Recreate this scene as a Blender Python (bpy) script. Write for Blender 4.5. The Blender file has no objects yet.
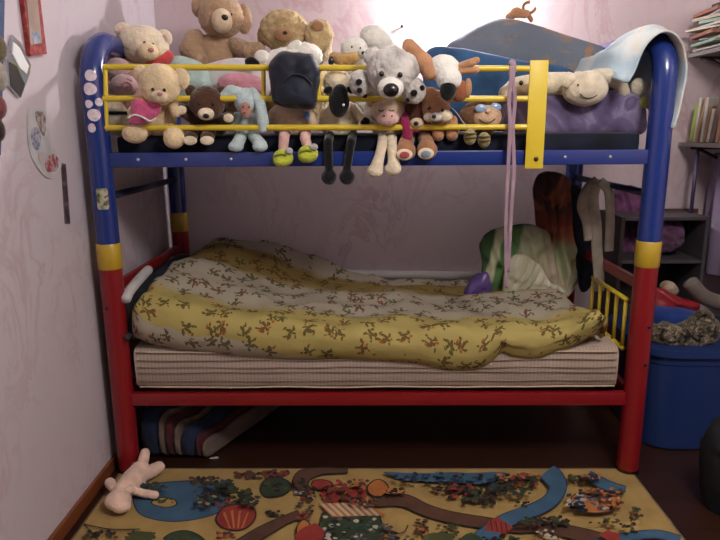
import bpy, bmesh, math, random
from mathutils import Vector, Matrix, Euler, noise
random.seed(7)
PI = math.pi
sc = bpy.context.scene
COL = sc.collection

# ------------------------------------------------------------------ camera
CAM = Vector((-0.035, -2.294, 1.348)); YAW, PIT, ROLL, FPX = -0.01287, 0.21995, -0.00678, 624.5
_fw = Vector((math.sin(YAW)*math.cos(PIT), math.cos(YAW)*math.cos(PIT), -math.sin(PIT)))
_r = Vector((math.cos(YAW), -math.sin(YAW), 0)); _u = _r.cross(_fw)
_r2 = _r*math.cos(ROLL) + _u*math.sin(ROLL); _u2 = -_r*math.sin(ROLL) + _u*math.cos(ROLL)
cam = bpy.data.objects.new('camera', bpy.data.cameras.new('camera')); COL.objects.link(cam)
M3 = Matrix((_r2, _u2, -_fw)).transposed()
cam.matrix_world = Matrix.Translation(CAM) @ M3.to_4x4()
cam.data.sensor_width = 36; cam.data.lens = FPX*36/720; cam.data.clip_start = .02
sc.camera = cam

# ------------------------------------------------------------------ light and exposure
sc.view_settings.view_transform = 'Standard'; sc.view_settings.look = 'None'
sc.view_settings.gamma = 1; sc.view_settings.use_curve_mapping = False
sc.view_settings.exposure = 0.0
w = bpy.data.worlds.new('room_air'); sc.world = w; w.use_nodes = True
w.node_tree.nodes['Background'].inputs[0].default_value = (.80, .78, .90, 1)
w.node_tree.nodes['Background'].inputs[1].default_value = .115

def lamp(kind, name, loc, power, col=(1, .93, .84), size=.3, target=None, spread=None):
    l = bpy.data.lights.new(name, kind); l.energy = power; l.color = col
    if kind == 'AREA':
        l.shape = 'DISK'; l.size = size
        if spread: l.spread = spread
    elif kind == 'SPOT': l.shadow_soft_size = size; l.spot_size = spread; l.spot_blend = 1
    else: l.shadow_soft_size = size
    o = bpy.data.objects.new(name, l); COL.objects.link(o); o.location = loc
    if target: o.rotation_euler = (Vector(target)-Vector(loc)).to_track_quat('-Z', 'Y').to_euler()
    return o
lamp('POINT', 'ceiling_light', (.85, -1.7, 2.45), 98, (1, .95, .90), .22)

# ------------------------------------------------------------------ pixel rays to real points
def ray(px, py): return _fw*FPX + _r2*(px-360) - _u2*(py-270)
def at(px, py, Y): d = ray(px, py); return CAM + d*((Y-CAM.y)/d.y)
def at_z(px, py, z): d = ray(px, py); return CAM + d*((z-CAM.z)/d.z)
def at_x(px, py, x): d = ray(px, py); return CAM + d*((x-CAM.x)/d.x)
def scale_at(P): return (P-CAM).dot(_fw)/FPX
def proj(P):
    d = P-CAM; z = d.dot(_fw); return 360+FPX*d.dot(_r2)/z, 270-FPX*d.dot(_u2)/z

# ------------------------------------------------------------------ materials
def lin(c):
    return tuple((x/12.92 if x <= .04045 else ((x+.055)/1.055)**2.4) for x in c)
def rgb(h):
    h = h.lstrip('#'); return lin(tuple(int(h[i:i+2], 16)/255 for i in (0, 2, 4)))
_m = {}
class NT:
    def __init__(s, m): s.t = m.node_tree; s.b = s.t.nodes['Principled BSDF']
    def n(s, kind, **kw):
        nd = s.t.nodes.new(kind)
        for k, v in kw.items():
            if isinstance(k, str) and hasattr(nd, k): setattr(nd, k, v)
        return nd
    def l(s, a, b): s.t.links.new(a, b)
    def math(s, op, a, b=None):
        nd = s.n('ShaderNodeMath', operation=op)
        for i, v in enumerate((a, b)):
            if v is None: continue
            if isinstance(v, (int, float)): nd.inputs[i].default_value = v
            else: s.l(v, nd.inputs[i])
        return nd.outputs[0]
    def mix(s, f, a, b):
        nd = s.n('ShaderNodeMix', data_type='RGBA')
        for i, v in ((0, f), (6, a), (7, b)):
            if isinstance(v, (int, float)): nd.inputs[i].default_value = v
            elif isinstance(v, tuple): nd.inputs[i].default_value = (*v[:3], 1)
            else: s.l(v, nd.inputs[i])
        return nd.outputs[2]
    def ramp(s, f, stops, interp='LINEAR'):
        nd = s.n('ShaderNodeValToRGB'); r = nd.color_ramp; r.interpolation = interp
        while len(r.elements) < len(stops): r.elements.new(.5)
        for e, (p, c) in zip(r.elements, stops): e.position = p; e.color = (*c, 1)
        s.l(f, nd.inputs[0]); return nd.outputs[0]
    def noise(s, scale, detail=3, coord=None, rough=.5, out=0, dist=0):
        nd = s.n('ShaderNodeTexNoise'); nd.inputs['Scale'].default_value = scale
        nd.inputs['Detail'].default_value = detail; nd.inputs['Roughness'].default_value = rough
        nd.inputs['Distortion'].default_value = dist
        s.l(coord or s.obj(), nd.inputs['Vector']); return nd.outputs[out]
    def obj(s):
        if not hasattr(s, '_tc'): s._tc = s.n('ShaderNodeTexCoord')
        return s._tc.outputs['Object']
    def bump(s, h, strength, dist=.005):
        nd = s.n('ShaderNodeBump'); nd.inputs['Strength'].default_value = strength
        nd.inputs['Distance'].default_value = dist
        s.l(h, nd.inputs['Height']); s.l(nd.outputs[0], s.b.inputs['Normal'])
def newmat(name):
    m = bpy.data.materials.new(name); m.use_nodes = True; return m, NT(m)
def plain(name, h, rough=.5, coat=0, metal=0, var=.06):
    if name in _m: return _m[name]
    m, t = newmat(name); c = rgb(h)
    t.l(t.mix(t.noise(9, 2), tuple(x*(1-var) for x in c), tuple(min(1, x*(1+var)) for x in c)), t.b.inputs['Base Color'])
    t.b.inputs['Roughness'].default_value = rough; t.b.inputs['Metallic'].default_value = metal
    t.b.inputs['Coat Weight'].default_value = coat
    _m[name] = m; return m
def fur(name, h, var=.16, scale=60, bump=.7, h2=None, mot=7):
    """plush pile: mottled colour, fine nap, soft sheen"""
    if name in _m: return _m[name]
    m, t = newmat(name); c = tuple(min(.86, x*(1.3 if h.upper() not in ('#0D0D12',) else 1)) for x in rgb(h)) if h else (0, 0, 0); c2 = rgb(h2) if h2 else tuple(x*(1-2*var) for x in c)
    f = t.ramp(t.noise(mot*3, 4), [(.35, (0, 0, 0)), (.65, (1, 1, 1))])
    base = t.mix(f, c2, c)
    g = t.noise(scale*4, 3)
    t.l(t.mix(t.math('MULTIPLY', g, .35), base, tuple(min(1, x*1.15) for x in c)), t.b.inputs['Base Color'])
    t.b.inputs['Roughness'].default_value = .92
    t.b.inputs['Sheen Weight'].default_value = .35; t.b.inputs['Sheen Roughness'].default_value = .5
    t.b.inputs['Specular IOR Level'].default_value = .15
    t.bump(t.noise(scale*2.2, 4), bump, .006)
    _m[name] = m; return m
def cloth(name, stops, scale=4, rough=.9, weave=260, coat=0, detail=2, dist=0, bump=.25):
    if name in _m: return _m[name]
    m, t = newmat(name)
    col = t.ramp(t.noise(scale, detail, dist=dist), [(p, rgb(h)) for p, h in stops])
    t.l(col, t.b.inputs['Base Color']); t.b.inputs['Roughness'].default_value = rough
    t.b.inputs['Sheen Weight'].default_value = .15
    t.b.inputs['Specular IOR Level'].default_value = .25
    t.bump(t.noise(weave, 2), bump, .002)
    _m[name] = m; return m

def wallpaper(name, base, vine, gloss=False, amt=.62):
    m, t = newmat(name)
    mp = t.n('ShaderNodeMapping'); mp.inputs['Scale'].default_value = (1, 1, .55); t.l(t.obj(), mp.inputs[0])
    n1 = t.noise(4.2, 5, mp.outputs[0], .6, dist=1.2)
    vein = t.ramp(n1, [(.455, (0, 0, 0)), (.488, (1, 1, 1)), (.505, (1, 1, 1)), (.54, (0, 0, 0))])
    n2 = t.ramp(t.noise(1.8, 2), [(.42, (.1, .1, .1)), (.62, (1, 1, 1))])
    leaf = t.ramp(t.noise(15, 4, mp.outputs[0], .6, dist=.8), [(.56, (0, 0, 0)), (.64, (.55, .55, .55))])
    f = t.math('MULTIPLY', t.math('MAXIMUM', vein, leaf), n2)
    f = t.math('MULTIPLY', f, amt)
    t.l(t.mix(f, rgb(base), rgb(vine)), t.b.inputs['Base Color'])
    t.b.inputs['Roughness'].default_value = .55
    if gloss:
        t.b.inputs['Coat Weight'].default_value = 1; t.b.inputs['Coat Roughness'].default_value = .22
    t.bump(t.noise(160, 3), .15, .002)
    return m

MB_ = plain('blue_enamel', '#1B3178', .24, .5)
MR_ = plain('red_enamel', '#84131A', .34, .3)
MY_ = plain('yellow_enamel', '#B8982C', .34, .3)
MYG = plain('yellow_guard_paint', '#DABF34', .4, .2)
BLACK = plain('black_plastic', '#0C0C0E', .25, .4)
WHITE = plain('white_paint', '#F0EDE8', .5)

# ------------------------------------------------------------------ object helpers
OFF = {}
def thing(name, label, cat, loc, group=None):
    o = bpy.data.objects.new(name, None); COL.objects.link(o); o.empty_display_size = .05
    o.location = loc; OFF[o.name] = Vector(loc)
    o['label'] = label; o['category'] = cat
    if group: o['group'] = group
    return o
def tag(o, label, cat, group=None):
    o['label'] = label; o['category'] = cat
    if group: o['group'] = group
    return o
def link_mesh(name, me, mats, parent=None, smooth=True):
    if not isinstance(mats, (list, tuple)): mats = [mats]
    for x in mats: me.materials.append(x)
    o = bpy.data.objects.new(name, me); COL.objects.link(o)
    if parent is not None:
        off = OFF[parent.name]; me.transform(Matrix.Translation(-off)); o.parent = parent; OFF[o.name] = off
    else:
        # origin at the base centre of the mesh
        vs = [v.co for v in me.vertices]
        b = Vector((sum(v.x for v in vs)/len(vs), sum(v.y for v in vs)/len(vs), min(v.z for v in vs)))
        me.transform(Matrix.Translation(-b)); o.location = b; OFF[o.name] = b
    if smooth: me.polygons.foreach_set('use_smooth', [True]*len(me.polygons))
    me.update(); return o
def obj(name, bm, mats, parent=None, smooth=True, sharp=None):
    me = bpy.data.meshes.new(name); bmesh.ops.recalc_face_normals(bm, faces=bm.faces[:])
    bm.to_mesh(me); bm.free()
    o = link_mesh(name, me, mats, parent, smooth)
    if sharp: me.set_sharp_from_angle(angle=math.radians(sharp))
    return o
def struct(name, bm, mats, smooth=False):
    o = obj(name, bm, mats, None, smooth); o['kind'] = 'structure'; return o
def box(bm, c, s, rot=None, bev=0, seg=2, mi=0):
    r = bmesh.ops.create_cube(bm, size=1); vs = r['verts']
    M = Matrix.Translation(Vector(c)) @ (Euler(rot).to_matrix().to_4x4() if rot else Matrix.Identity(4)) @ Matrix.Diagonal((*s, 1))
    bmesh.ops.transform(bm, matrix=M, verts=vs)
    fs = list({f for v in vs for f in v.link_faces})
    if bev:
        es = list({e for v in vs for e in v.link_edges})
        rr = bmesh.ops.bevel(bm, geom=es, offset=bev, segments=seg, affect='EDGES', profile=.6)
        fs = rr['faces'] + [f for f in fs if f.is_valid]
    for f in fs:
        if f.is_valid: f.material_index = mi
    return bm
def tube(bm, pts, r, n=16, cap=True, mi=0, flat=None):
    pts = [Vector(p) for p in pts]; rings = []
    rs = r if isinstance(r, (list, tuple)) else [r]*len(pts)
    up = None
    for i, p in enumerate(pts):
        d = (pts[min(i+1, len(pts)-1)] - pts[max(i-1, 0)]).normalized()
        if up is None: up = d.orthogonal().normalized()
        up = (up - d*up.dot(d)).normalized(); sd = d.cross(up)
        if flat:
            a = Vector(flat[0]); a = (a-d*a.dot(d)).normalized(); b = d.cross(a)
            rings.append([bm.verts.new(p + a*math.cos(t)*rs[i]*flat[1] + b*math.sin(t)*rs[i]) for t in (2*PI*k/n for k in range(n))])
        else:
            rings.append([bm.verts.new(p + up*math.cos(t)*rs[i] + sd*math.sin(t)*rs[i]) for t in (2*PI*k/n for k in range(n))])
    for a, b in zip(rings, rings[1:]):
        for k in range(n):
            f = bm.faces.new((a[k], a[(k+1) % n], b[(k+1) % n], b[k])); f.material_index = mi
    if cap:
        bm.faces.new(rings[0][::-1]).material_index = mi; bm.faces.new(rings[-1]).material_index = mi
    return bm
def smooth_path(pts, k=6, closed=False):
    P = [Vector(p) for p in pts]; out = []; n = len(P)
    for i in range(n if closed else n-1):
        if closed: a, b, c, d = P[(i-1) % n], P[i], P[(i+1) % n], P[(i+2) % n]
        else: a, b, c, d = P[max(i-1, 0)], P[i], P[i+1], P[min(i+2, n-1)]
        for j in range(k):
            t = j/k
            out.append(.5*((2*b)+(c-a)*t+(2*a-5*b+4*c-d)*t*t+(3*b-a-3*c+d)*t**3))
    if not closed: out.append(P[-1])
    return out
def lerp_list(tab, x):
    if x <= tab[0][0]: return tab[0][1]
    for (a, u), (b, v) in zip(tab, tab[1:]):
        if x <= b:
            t = (x-a)/(b-a); t = t*t*(3-2*t)*.4 + t*.6
            return u+(v-u)*t
    return tab[-1][1]
def nz(p, s): return noise.noise(Vector(p)*s)

# --- soft shapes: ellipsoids given by pixel and real depth, merged into one skin
def E(px, py, rx, ry=None, d=0, rd=None, a=0): return ('e', px, py, rx, ry or rx, d, rd or (rx+(ry or rx))/2, a)
def Cn(*pts): return ('c', pts)        # (px, py, r, d) chain
def prim_geo(bm, pr, Y0, zfix=None, detail=3):
    def P(px, py, d): return at_z(px, py, zfix+d) if zfix is not None else at(px, py, Y0+d)
    if pr[0] == 'e':
        _, px, py, rx, ry, d, rd, a = pr
        c = P(px, py, d); s = scale_at(c)
        r = bmesh.ops.create_icosphere(bm, subdivisions=detail, radius=1)
        if zfix is not None: D = Matrix.Diagonal((rx*s, ry*s*1.0, rd*s, 1)); R = Matrix.Rotation(math.radians(-a), 4, 'Z')
        else: D = Matrix.Diagonal((rx*s, rd*s, ry*s, 1)); R = Matrix.Rotation(math.radians(a), 4, 'Y')
        bmesh.ops.transform(bm, matrix=Matrix.Translation(c) @ R @ D, verts=r['verts'])
    else:
        pts = pr[1]
        for q0, q1 in zip(pts, pts[1:]):
            c0, c1 = P(q0[0], q0[1], q0[3]), P(q1[0], q1[1], q1[3])
            r0, r1 = q0[2]*scale_at(c0), q1[2]*scale_at(c1)
            n = max(2, int((c1-c0).length/(min(r0, r1)*.45))+1)
            for k in range(n+1):
                t = k/n; rr = r0+(r1-r0)*t
                r = bmesh.ops.create_icosphere(bm, subdivisions=2, radius=rr)
                bmesh.ops.translate(bm, vec=c0.lerp(c1, t), verts=r['verts'])
def blob(name, mat, prims, Y0, parent=None, fluff=0, vox=.0045, sm=4, zfix=None, fs=60, deform=None):
    bm = bmesh.new()
    for p in prims: prim_geo(bm, p, Y0, zfix)
    me = bpy.data.meshes.new('t'); bm.to_mesh(me); bm.free()
    t = bpy.data.objects.new('t', me); COL.objects.link(t)
    ext = max(max(v.co[i] for v in me.vertices)-min(v.co[i] for v in me.vertices) for i in range(3))
    md = t.modifiers.new('r', 'REMESH'); md.mode = 'VOXEL'; md.voxel_size = max(ext/70, min(vox, ext/18))
    s = t.modifiers.new('s', 'SMOOTH'); s.factor = .5; s.iterations = sm
    dg = bpy.context.evaluated_depsgraph_get(); ev = t.evaluated_get(dg)
    m2 = bpy.data.meshes.new_from_object(ev); bpy.data.objects.remove(t); bpy.data.meshes.remove(me)
    m2.name = name
    if fluff or deform:
        ns = [v.normal.copy() for v in m2.vertices]
        for v, nn in zip(m2.vertices, ns):
            if deform: v.co += deform(v.co, nn)
            if fluff: v.co += nn*fluff*(nz(v.co, fs)+.6*nz(v.co+Vector((3, 1, 2)), fs*2.3))
    m2.materials.clear()
    return link_mesh(name, m2, mat, parent)
def bead(name, mat, px, py, rx, ry, Y, parent, rd=None, a=0):
    bm = bmesh.new(); prim_geo(bm, E(px, py, rx, ry, 0, rd or min(rx, ry)*.7, a), Y, None, 3)
    return obj(name, bm, mat, parent)
def fr(e, px, py, k=.97):
    """depth offset of the front surface of ellipsoid e at a pixel"""
    _, cx, cy, rx, ry, d, rd, a = e
    ca, sa = math.cos(math.radians(a)), math.sin(math.radians(a))
    u, v = px-cx, py-cy; u, v = u*ca+v*sa, -u*sa+v*ca
    q = max(0, 1-(u/rx)**2-(v/ry)**2)
    return d - k*rd*math.sqrt(q)*.0038

def puff(name, mat, outline, Y0, D, parent=None, lean=0, wr=.004, ws=14, p=2.2, rings=10, N=64, D2=None, fold=None):
    """stuffed or bunched cloth: closed outline at its own distance, swollen to both sides"""
    out = smooth_path([(x, y, 0) for x, y in outline], max(2, N//len(outline)), True); n = len(out)
    cx = sum(q.x for q in out)/n; cy = sum(q.y for q in out)/n
    bm = bmesh.new(); sides = []
    ts = [math.sin(PI/2*(rings-k)/rings) for k in range(rings)]   # 1 .. >0
    for sgn, DD in ((-1, D), (1, D2 or D)):
        rr = []
        for k, t in enumerate(ts):
            if k == 0 and sgn == 1: rr.append(sides[0][0]); continue
            ring = []
            for q in out:
                x, y = cx+(q.x-cx)*t, cy+(q.y-cy)*t
                Yb = Y0 + lean*(y-cy)
                P = at(x, y, Yb); z = DD*max(0, 1-t**p)**.5
                f = 0 if k == 0 else 1
                w_ = wr*(nz(P, ws)+.5*nz(P+Vector((9, 0, 0)), ws*2.2))*f
                if fold: w2_ = fold[0]*math.sin(2*PI*(P.x+fold[2]*P.z+.02*nz(P, 6))/fold[1]+3*nz((P.x, 0, P.z), 5))*f*max(0, 1-t**4)
                else: w2_ = 0
                P = P + Vector((wr*.5*nz(P, ws*1.5), sgn*z + w_*1.6 + w2_, w_))
                ring.append(bm.verts.new(P))
            rr.append(ring)
        Yb = Y0; P = at(cx, cy, Yb); ctr = bm.verts.new(P+Vector((0, sgn*DD, 0)))
        for a, b in zip(rr, rr[1:]):
            for k in range(n): bm.faces.new((a[k], a[(k+1) % n], b[(k+1) % n], b[k]))
        for k in range(n): bm.faces.new((rr[-1][k], rr[-1][(k+1) % n], ctr))
        sides.append(rr)
    return obj(name, bm, mat, parent)
def grid_sheet(name, mat, rows, parent=None, thick=.006, wr=0, ws=20, sub=1, uv=None):
    """cloth from rows of 3D points, given thickness by a solidify"""
    bm = bmesh.new(); vr = [[bm.verts.new(Vector(p)+Vector((wr*nz(p, ws), wr*nz(Vector(p)+Vector((5, 0, 0)), ws), wr*nz(Vector(p)+Vector((0, 7, 0)), ws)))) for p in r] for r in rows]
    for a, b in zip(vr, vr[1:]):
        for k in range(len(a)-1): bm.faces.new((a[k], a[k+1], b[k+1], b[k]))
    o = obj(name, bm, mat, parent)
    if thick:
        s = o.modifiers.new('thickness', 'SOLIDIFY'); s.thickness = thick; s.offset = 0
    if sub:
        s = o.modifiers.new('soft', 'SUBSURF'); s.levels = sub; s.render_levels = sub
    return o

# ------------------------------------------------------------------ the room
LX, RX, BY, FY, CZ = -1.085, 1.95, .985, -4.4, 2.62
WP = wallpaper('pink_wallpaper', '#C6B2B6', '#A97886', True, .42)
WPL = wallpaper('pale_wallpaper', '#C6BCC2', '#B08C98', False, .42)
def slab(name, c, s, m): return struct(name, box(bmesh.new(), c, s), m)
fm, ft = newmat('dark_laminate')
mp = ft.n('ShaderNodeMapping'); mp.inputs['Scale'].default_value = (1.2, 14, 1); ft.l(ft.obj(), mp.inputs[0])
br = ft.n('ShaderNodeTexBrick'); br.inputs['Scale'].default_value = 1; br.inputs['Brick Width'].default_value = 1.2
br.inputs['Row Height'].default_value = .19; br.inputs['Mortar Size'].default_value = .003
br.inputs['Color1'].default_value = (*rgb('#3C2218'), 1); br.inputs['Color2'].default_value = (*rgb('#2C1810'), 1)
br.inputs['Mortar'].default_value = (*rgb('#150B08'), 1); ft.l(ft.obj(), br.inputs['Vector'])
gr = ft.noise(4, 6, mp.outputs[0], .6)
ft.l(ft.mix(ft.math('MULTIPLY', gr, .5), br.outputs[0], rgb('#24120B')), ft.b.inputs['Base Color'])
ft.b.inputs['Roughness'].default_value = .35
slab('floor', ((LX+RX)/2, (BY+FY)/2, -.025), (RX-LX+.2, BY-FY+.2, .05), fm)
slab('wall_left', (LX-.05, (BY+FY)/2, CZ/2), (.1, BY-FY, CZ), WPL)
slab('wall_back', ((LX+RX)/2, BY+.05, CZ/2), (RX-LX+.2, .1, CZ), WP)
slab('wall_right', (RX+.05, (BY+FY)/2, CZ/2), (.1, BY-FY, CZ), WP)
slab('ceiling', ((LX+RX)/2, (BY+FY)/2, CZ+.05), (RX-LX+.2, BY-FY+.2, .1), plain('ceiling_white', '#D8D4D0', .8))
WOODB = plain('brown_skirting', '#7A4426', .4, .2)
bm = bmesh.new(); box(bm, (LX+.007, (BY+FY)/2, .027), (.014, BY-FY, .054), bev=.004); struct('baseboard_left', bm, WOODB)
bm = bmesh.new(); box(bm, ((LX+RX)/2, BY-.007, .027), (RX-LX-.03, .014, .054), bev=.004); struct('baseboard_back', bm, WOODB)

# ------------------------------------------------------------------ bunk bed
BL, BR_, BW, PR = -1.007, 1.007, .895, .042
bed = thing('bunk_bed', 'blue, yellow and red metal bunk bed with arched tube ends along the wall', 'bed', (0, .45, 0))
Z_Y0, Z_Y1 = .846, .943
for X in (BL, BR_):
    R = .15; zt = 1.668
    path = [(X, 0, Z_Y1), (X, 0, 1.2), (X, 0, zt-R)]
    path += [(X, R-R*math.cos(a), zt-R+R*math.sin(a)) for a in [PI/2*k/10 for k in range(1, 11)]]
    path += [(X, BW/2, zt)]
    path += [(X, BW-R+R*math.sin(a), zt-R+R*math.cos(a)) for a in [PI/2*k/10 for k in range(0, 11)]]
    path += [(X, BW, 1.2), (X, BW, Z_Y1)]
    obj('post_arch', tube(bmesh.new(), path, PR, 24), MB_, bed, sharp=40)
    for Y in (0, BW):
        obj('collar', tube(bmesh.new(), [(X, Y, Z_Y0), (X, Y, Z_Y0+.003), (X, Y, Z_Y1-.003), (X, Y, Z_Y1)], [PR+.001, PR+.003, PR+.003, PR+.001], 24), MY_, bed, sharp=40)
        leg = obj('leg', tube(bmesh.new(), [(X, Y, 0.012), (X, Y, Z_Y0)], PR, 24), MR_, bed, sharp=40)
        obj('foot_cap', tube(bmesh.new(), [(X, Y, 0), (X, Y, .02)], PR+.002, 20), BLACK, leg, sharp=40)
        if Y == 0:
            for zz in ((.62, .47) if X > 0 else (.70,)):
                b_ = bmesh.new(); s = 1 if X > 0 else -1
                tube(b_, [(X+s*.012, -PR+.0005, zz), (X+s*.012, -PR-.002, zz)], .006, 12); obj('bolt', b_, BLACK, leg)
def bar(name, a, b, sz, m, par=bed):
    a, b = Vector(a), Vector(b); mid = (a+b)/2; d = b-a
    s = (d.length if abs(d.x) > .1 else sz[0], d.length if abs(d.y) > .1 else sz[0], d.length if abs(d.z) > .1 else sz[1])
    return obj(name, box(bmesh.new(), mid, s, bev=.006), m, par, sharp=40)
for Y in (0, BW):
    r_ = bar('upper_side_rail', (BL+PR-.004, Y, 1.249), (BR_-PR+.004, Y, 1.249), (.036, .053), MB_)
    if Y == 0:
        for px in (138, 186, 231, 565, 610):
            P = at(px, 158, -.018); b_ = bmesh.new(); tube(b_, [(P.x, -.017, 1.25), (P.x, -.0215, 1.25)], .0055, 12)
            obj('bolt', b_, plain('bolt_steel', '#C8CCD8', .3, 0, .6), r_)
    bar('lower_side_rail', (BL+PR-.004, Y, .318), (BR_-PR+.004, Y, .318), (.034, .052), MR_)
for X in (BL, BR_):
    obj('end_rung', tube(bmesh.new(), [(X, PR-.005, 1.112), (X, BW-PR+.005, 1.112)], .014, 12), plain('dark_blue_rung', '#141C3C', .3), bed)
    bar('end_rail', (X, PR-.005, .765), (X, BW-PR+.005, .765), (.024, .042), MR_)
    bar('end_rail', (X, PR-.005, .318), (X, BW-PR+.005, .318), (.026, .045), MR_)
    bar('end_rail', (X, PR-.005, 1.249), (X, BW-PR+.005, 1.249), (.026, .045), MB_)
SL = plain('slat_wood', '#6B5236', .7)
for z in (1.24, .322):
    for k in range(9):
        Xs = -.84+k*.21
        obj('slat', box(bmesh.new(), (Xs, BW/2, z), (.07, BW-.04, .014), bev=.003), SL, bed, sharp=40)
# yellow guard on the upper bunk
gd = obj('guard_plate', box(bmesh.new(), (0, 0, 0), (.064, .006, .37), bev=.002), MYG, None)
gl, gh = at(545, 165, -.028), at(536, 66, -.028)
Pc = at(536.5, 115.5, -.031)
gd.data.transform(Matrix.Translation(Vector((0, 0, -.185)))); gd.data.transform(Matrix.Translation(Pc - OFF[bed.name]))
gd.location = (0, 0, 0); gd.parent = bed; OFF[gd.name] = OFF[bed.name]
for yy in (159,):
    P = at(536, yy, -.034); b_ = bmesh.new(); tube(b_, [P, P+Vector((0, -.004, 0))], .008, 14); obj('bolt', b_, plain('dark_bolt', '#3A2A18', .4), gd)
for (yl, yr) in ((67, 69), (98.5, 99), (128, 127)):
    A, B = at(103.5, yl, -.012), at(530, yr, -.012); B.y = -.03+.008
    obj('guard_rod', tube(bmesh.new(), [A, (A+B)/2, B], .0105, 14), MYG, bed, sharp=50)
for px, y0, y1 in ((105, 65, 131), (263.5, 68, 99), (319, 68, 99)):
    A, B = at(px, y0, -.010), at(px+ (1.5 if px < 110 else 0), y1, -.010)
    obj('guard_upright', tube(bmesh.new(), [A, B], .008, 12), MYG, bed, sharp=50)
# yellow bar guard at the foot end of the lower bunk
XE = .972
tp, bt = .699, .50
obj('end_guard_rail', tube(bmesh.new(), [(XE, .06, tp), (XE, .44, tp)], .009, 12), MYG, bed)
obj('end_guard_rail', tube(bmesh.new(), [(XE, .06, bt), (XE, .44, bt)], .009, 12), MYG, bed)
for Y in (.07, .16, .25, .34, .43):
    obj('end_guard_bar', tube(bmesh.new(), [(XE, Y, bt), (XE, Y, tp)], .0075, 12), MYG, bed)
# stickers on the left post
STK = cloth('pink_white_sticker', [(.3, '#C88B96'), (.45, '#E8DCE0'), (.6, '#D8C8D4'), (.75, '#9A86A8')], 38, .4)
STP = cloth('picture_sticker', [(.35, '#4A5A38'), (.5, '#A8A890'), (.62, '#C8B8A0'), (.75, '#6A5040')], 45, .4)
def sticker(px, py, wpx, hpx, m, round_=True):
    P = at(px, py, -.04); th = math.asin(max(-.95, min(.95, (P.x-BL)/PR)))
    s = scale_at(P); ha = wpx*s/2/PR; hh = hpx*s/2; R = PR+.0012
    bm = bmesh.new(); vs = []
    N = 28
    ctr = bm.verts.new((BL+R*math.sin(th), -R*math.cos(th), P.z))
    for rr in (.35, .7, 1):
        ring = []
        for k in range(N):
            a = 2*PI*k/N; e = 1 if round_ else 1/max(abs(math.cos(a)), abs(math.sin(a)))
            e *= (1+.03*math.sin(3*a+px)) if round_ else 1
            ang = th+ha*rr*e*math.cos(a); ring.append(bm.verts.new((BL+R*math.sin(ang), -R*math.cos(ang), P.z+hh*rr*e*math.sin(a))))
        vs.append(ring)
    for k in range(N): bm.faces.new((ctr, vs[0][k], vs[0][(k+1) % N]))
    for a, b in zip(vs, vs[1:]):
        for k in range(N): bm.faces.new((a[k], a[(k+1) % N], b[(k+1) % N], b[k]))
    obj('sticker', bm, m, bed)
for a in ((90.5, 75.5, 11, 11), (90, 89, 13, 12), (98, 102, 8, 8), (89, 104, 8, 8), (94, 115, 13, 12), (92, 128, 8, 9)): sticker(*a, STK)
sticker(102.5, 199, 11, 21, STP, False)

# ------------------------------------------------------------------ mattresses and bedding
mm, mt = newmat('striped_ticking')
wv = mt.n('ShaderNodeTexWave'); wv.wave_type = 'BANDS'; wv.bands_direction = 'X'; wv.inputs['Scale'].default_value = 22; wv.inputs['Distortion'].default_value = .4
mt.l(mt.obj(), wv.inputs[0])
st = mt.ramp(wv.outputs[0], [(.0, rgb('#A08C7E')), (.25, rgb('#AC998C')), (1, rgb('#B0A094'))])
mt.l(mt.mix(mt.ramp(mt.noise(3, 4), [(.45, (0, 0, 0)), (.75, (.6, .6, .6))]), st, rgb('#8C7866')), mt.b.inputs['Base Color'])
mt.b.inputs['Roughness'].default_value = .9; mt.bump(mt.noise(30, 3), .3, .006)
def mattress(x0, x1, y0, y1, z0, z1, bulge=.0):
    bm = bmesh.new(); nx, nprof = 48, 28; rings = []
    for i in range(nx+1):
        u = i/nx; X = x0+(x1-x0)*u; k = 1-(abs(2*u-1))**18*.25; ring = []
        for j in range(nprof):
            a = 2*PI*j/nprof; c, s = math.cos(a), math.sin(a); e = .22
            py_ = math.copysign(abs(c)**e, c); pz = math.copysign(abs(s)**e, s)
            Y = (y0+y1)/2+(y1-y0)/2*py_*(.97+.03*k); Z = (z0+z1)/2+(z1-z0)/2*pz*(.8+.2*k)
            Y += .004*nz((X, pz*2, 1), 6)*(1 if py_ < 0 else 0)
            ring.append(bm.verts.new((X, Y, Z)))
        rings.append(ring)
    for a, b in zip(rings, rings[1:]):
        for j in range(nprof): bm.faces.new((a[j], a[(j+1) % nprof], b[(j+1) % nprof], b[j]))
    bm.faces.new(rings[0]); bm.faces.new(rings[-1][::-1]); return bm
m1 = obj('mattress', mattress(-.945, .93, -.012, .86, .352, .538), mm, None, sharp=60)
tag(m1, 'cream striped mattress with piped edges on the lower bunk', 'mattress')
PIPE = plain('cream_piping', '#BBA78F', .8); PIPD = plain('brown_piping', '#8F7B6C', .8)
for zz, m_ in ((.372, PIPE), (.398, PIPD), (.432, PIPD), (.452, PIPD), (.482, PIPD), (.515, PIPE)):
    pts = [(X, -.0125-.0035*(1-abs(X)**8*.5), zz+.005*nz((X, 0, zz*9), 5)) for X in [-.93+1.85*k/40 for k in range(41)]]
    obj('piping', tube(bmesh.new(), pts, .0035 if m_ is PIPE else .0022, 8), m_, m1)
NAVYC = cloth('navy_black_cloth', [(.3, '#0A0C14'), (.6, '#161B2C'), (.8, '#1E2A3C')], 9)
m2 = obj('mattress', mattress(-.95, .95, .025, .87, 1.255, 1.338), NAVYC, None, sharp=60)
tag(m2, 'thin black covered mattress on the upper bunk under the plush toys', 'mattress')

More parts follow.
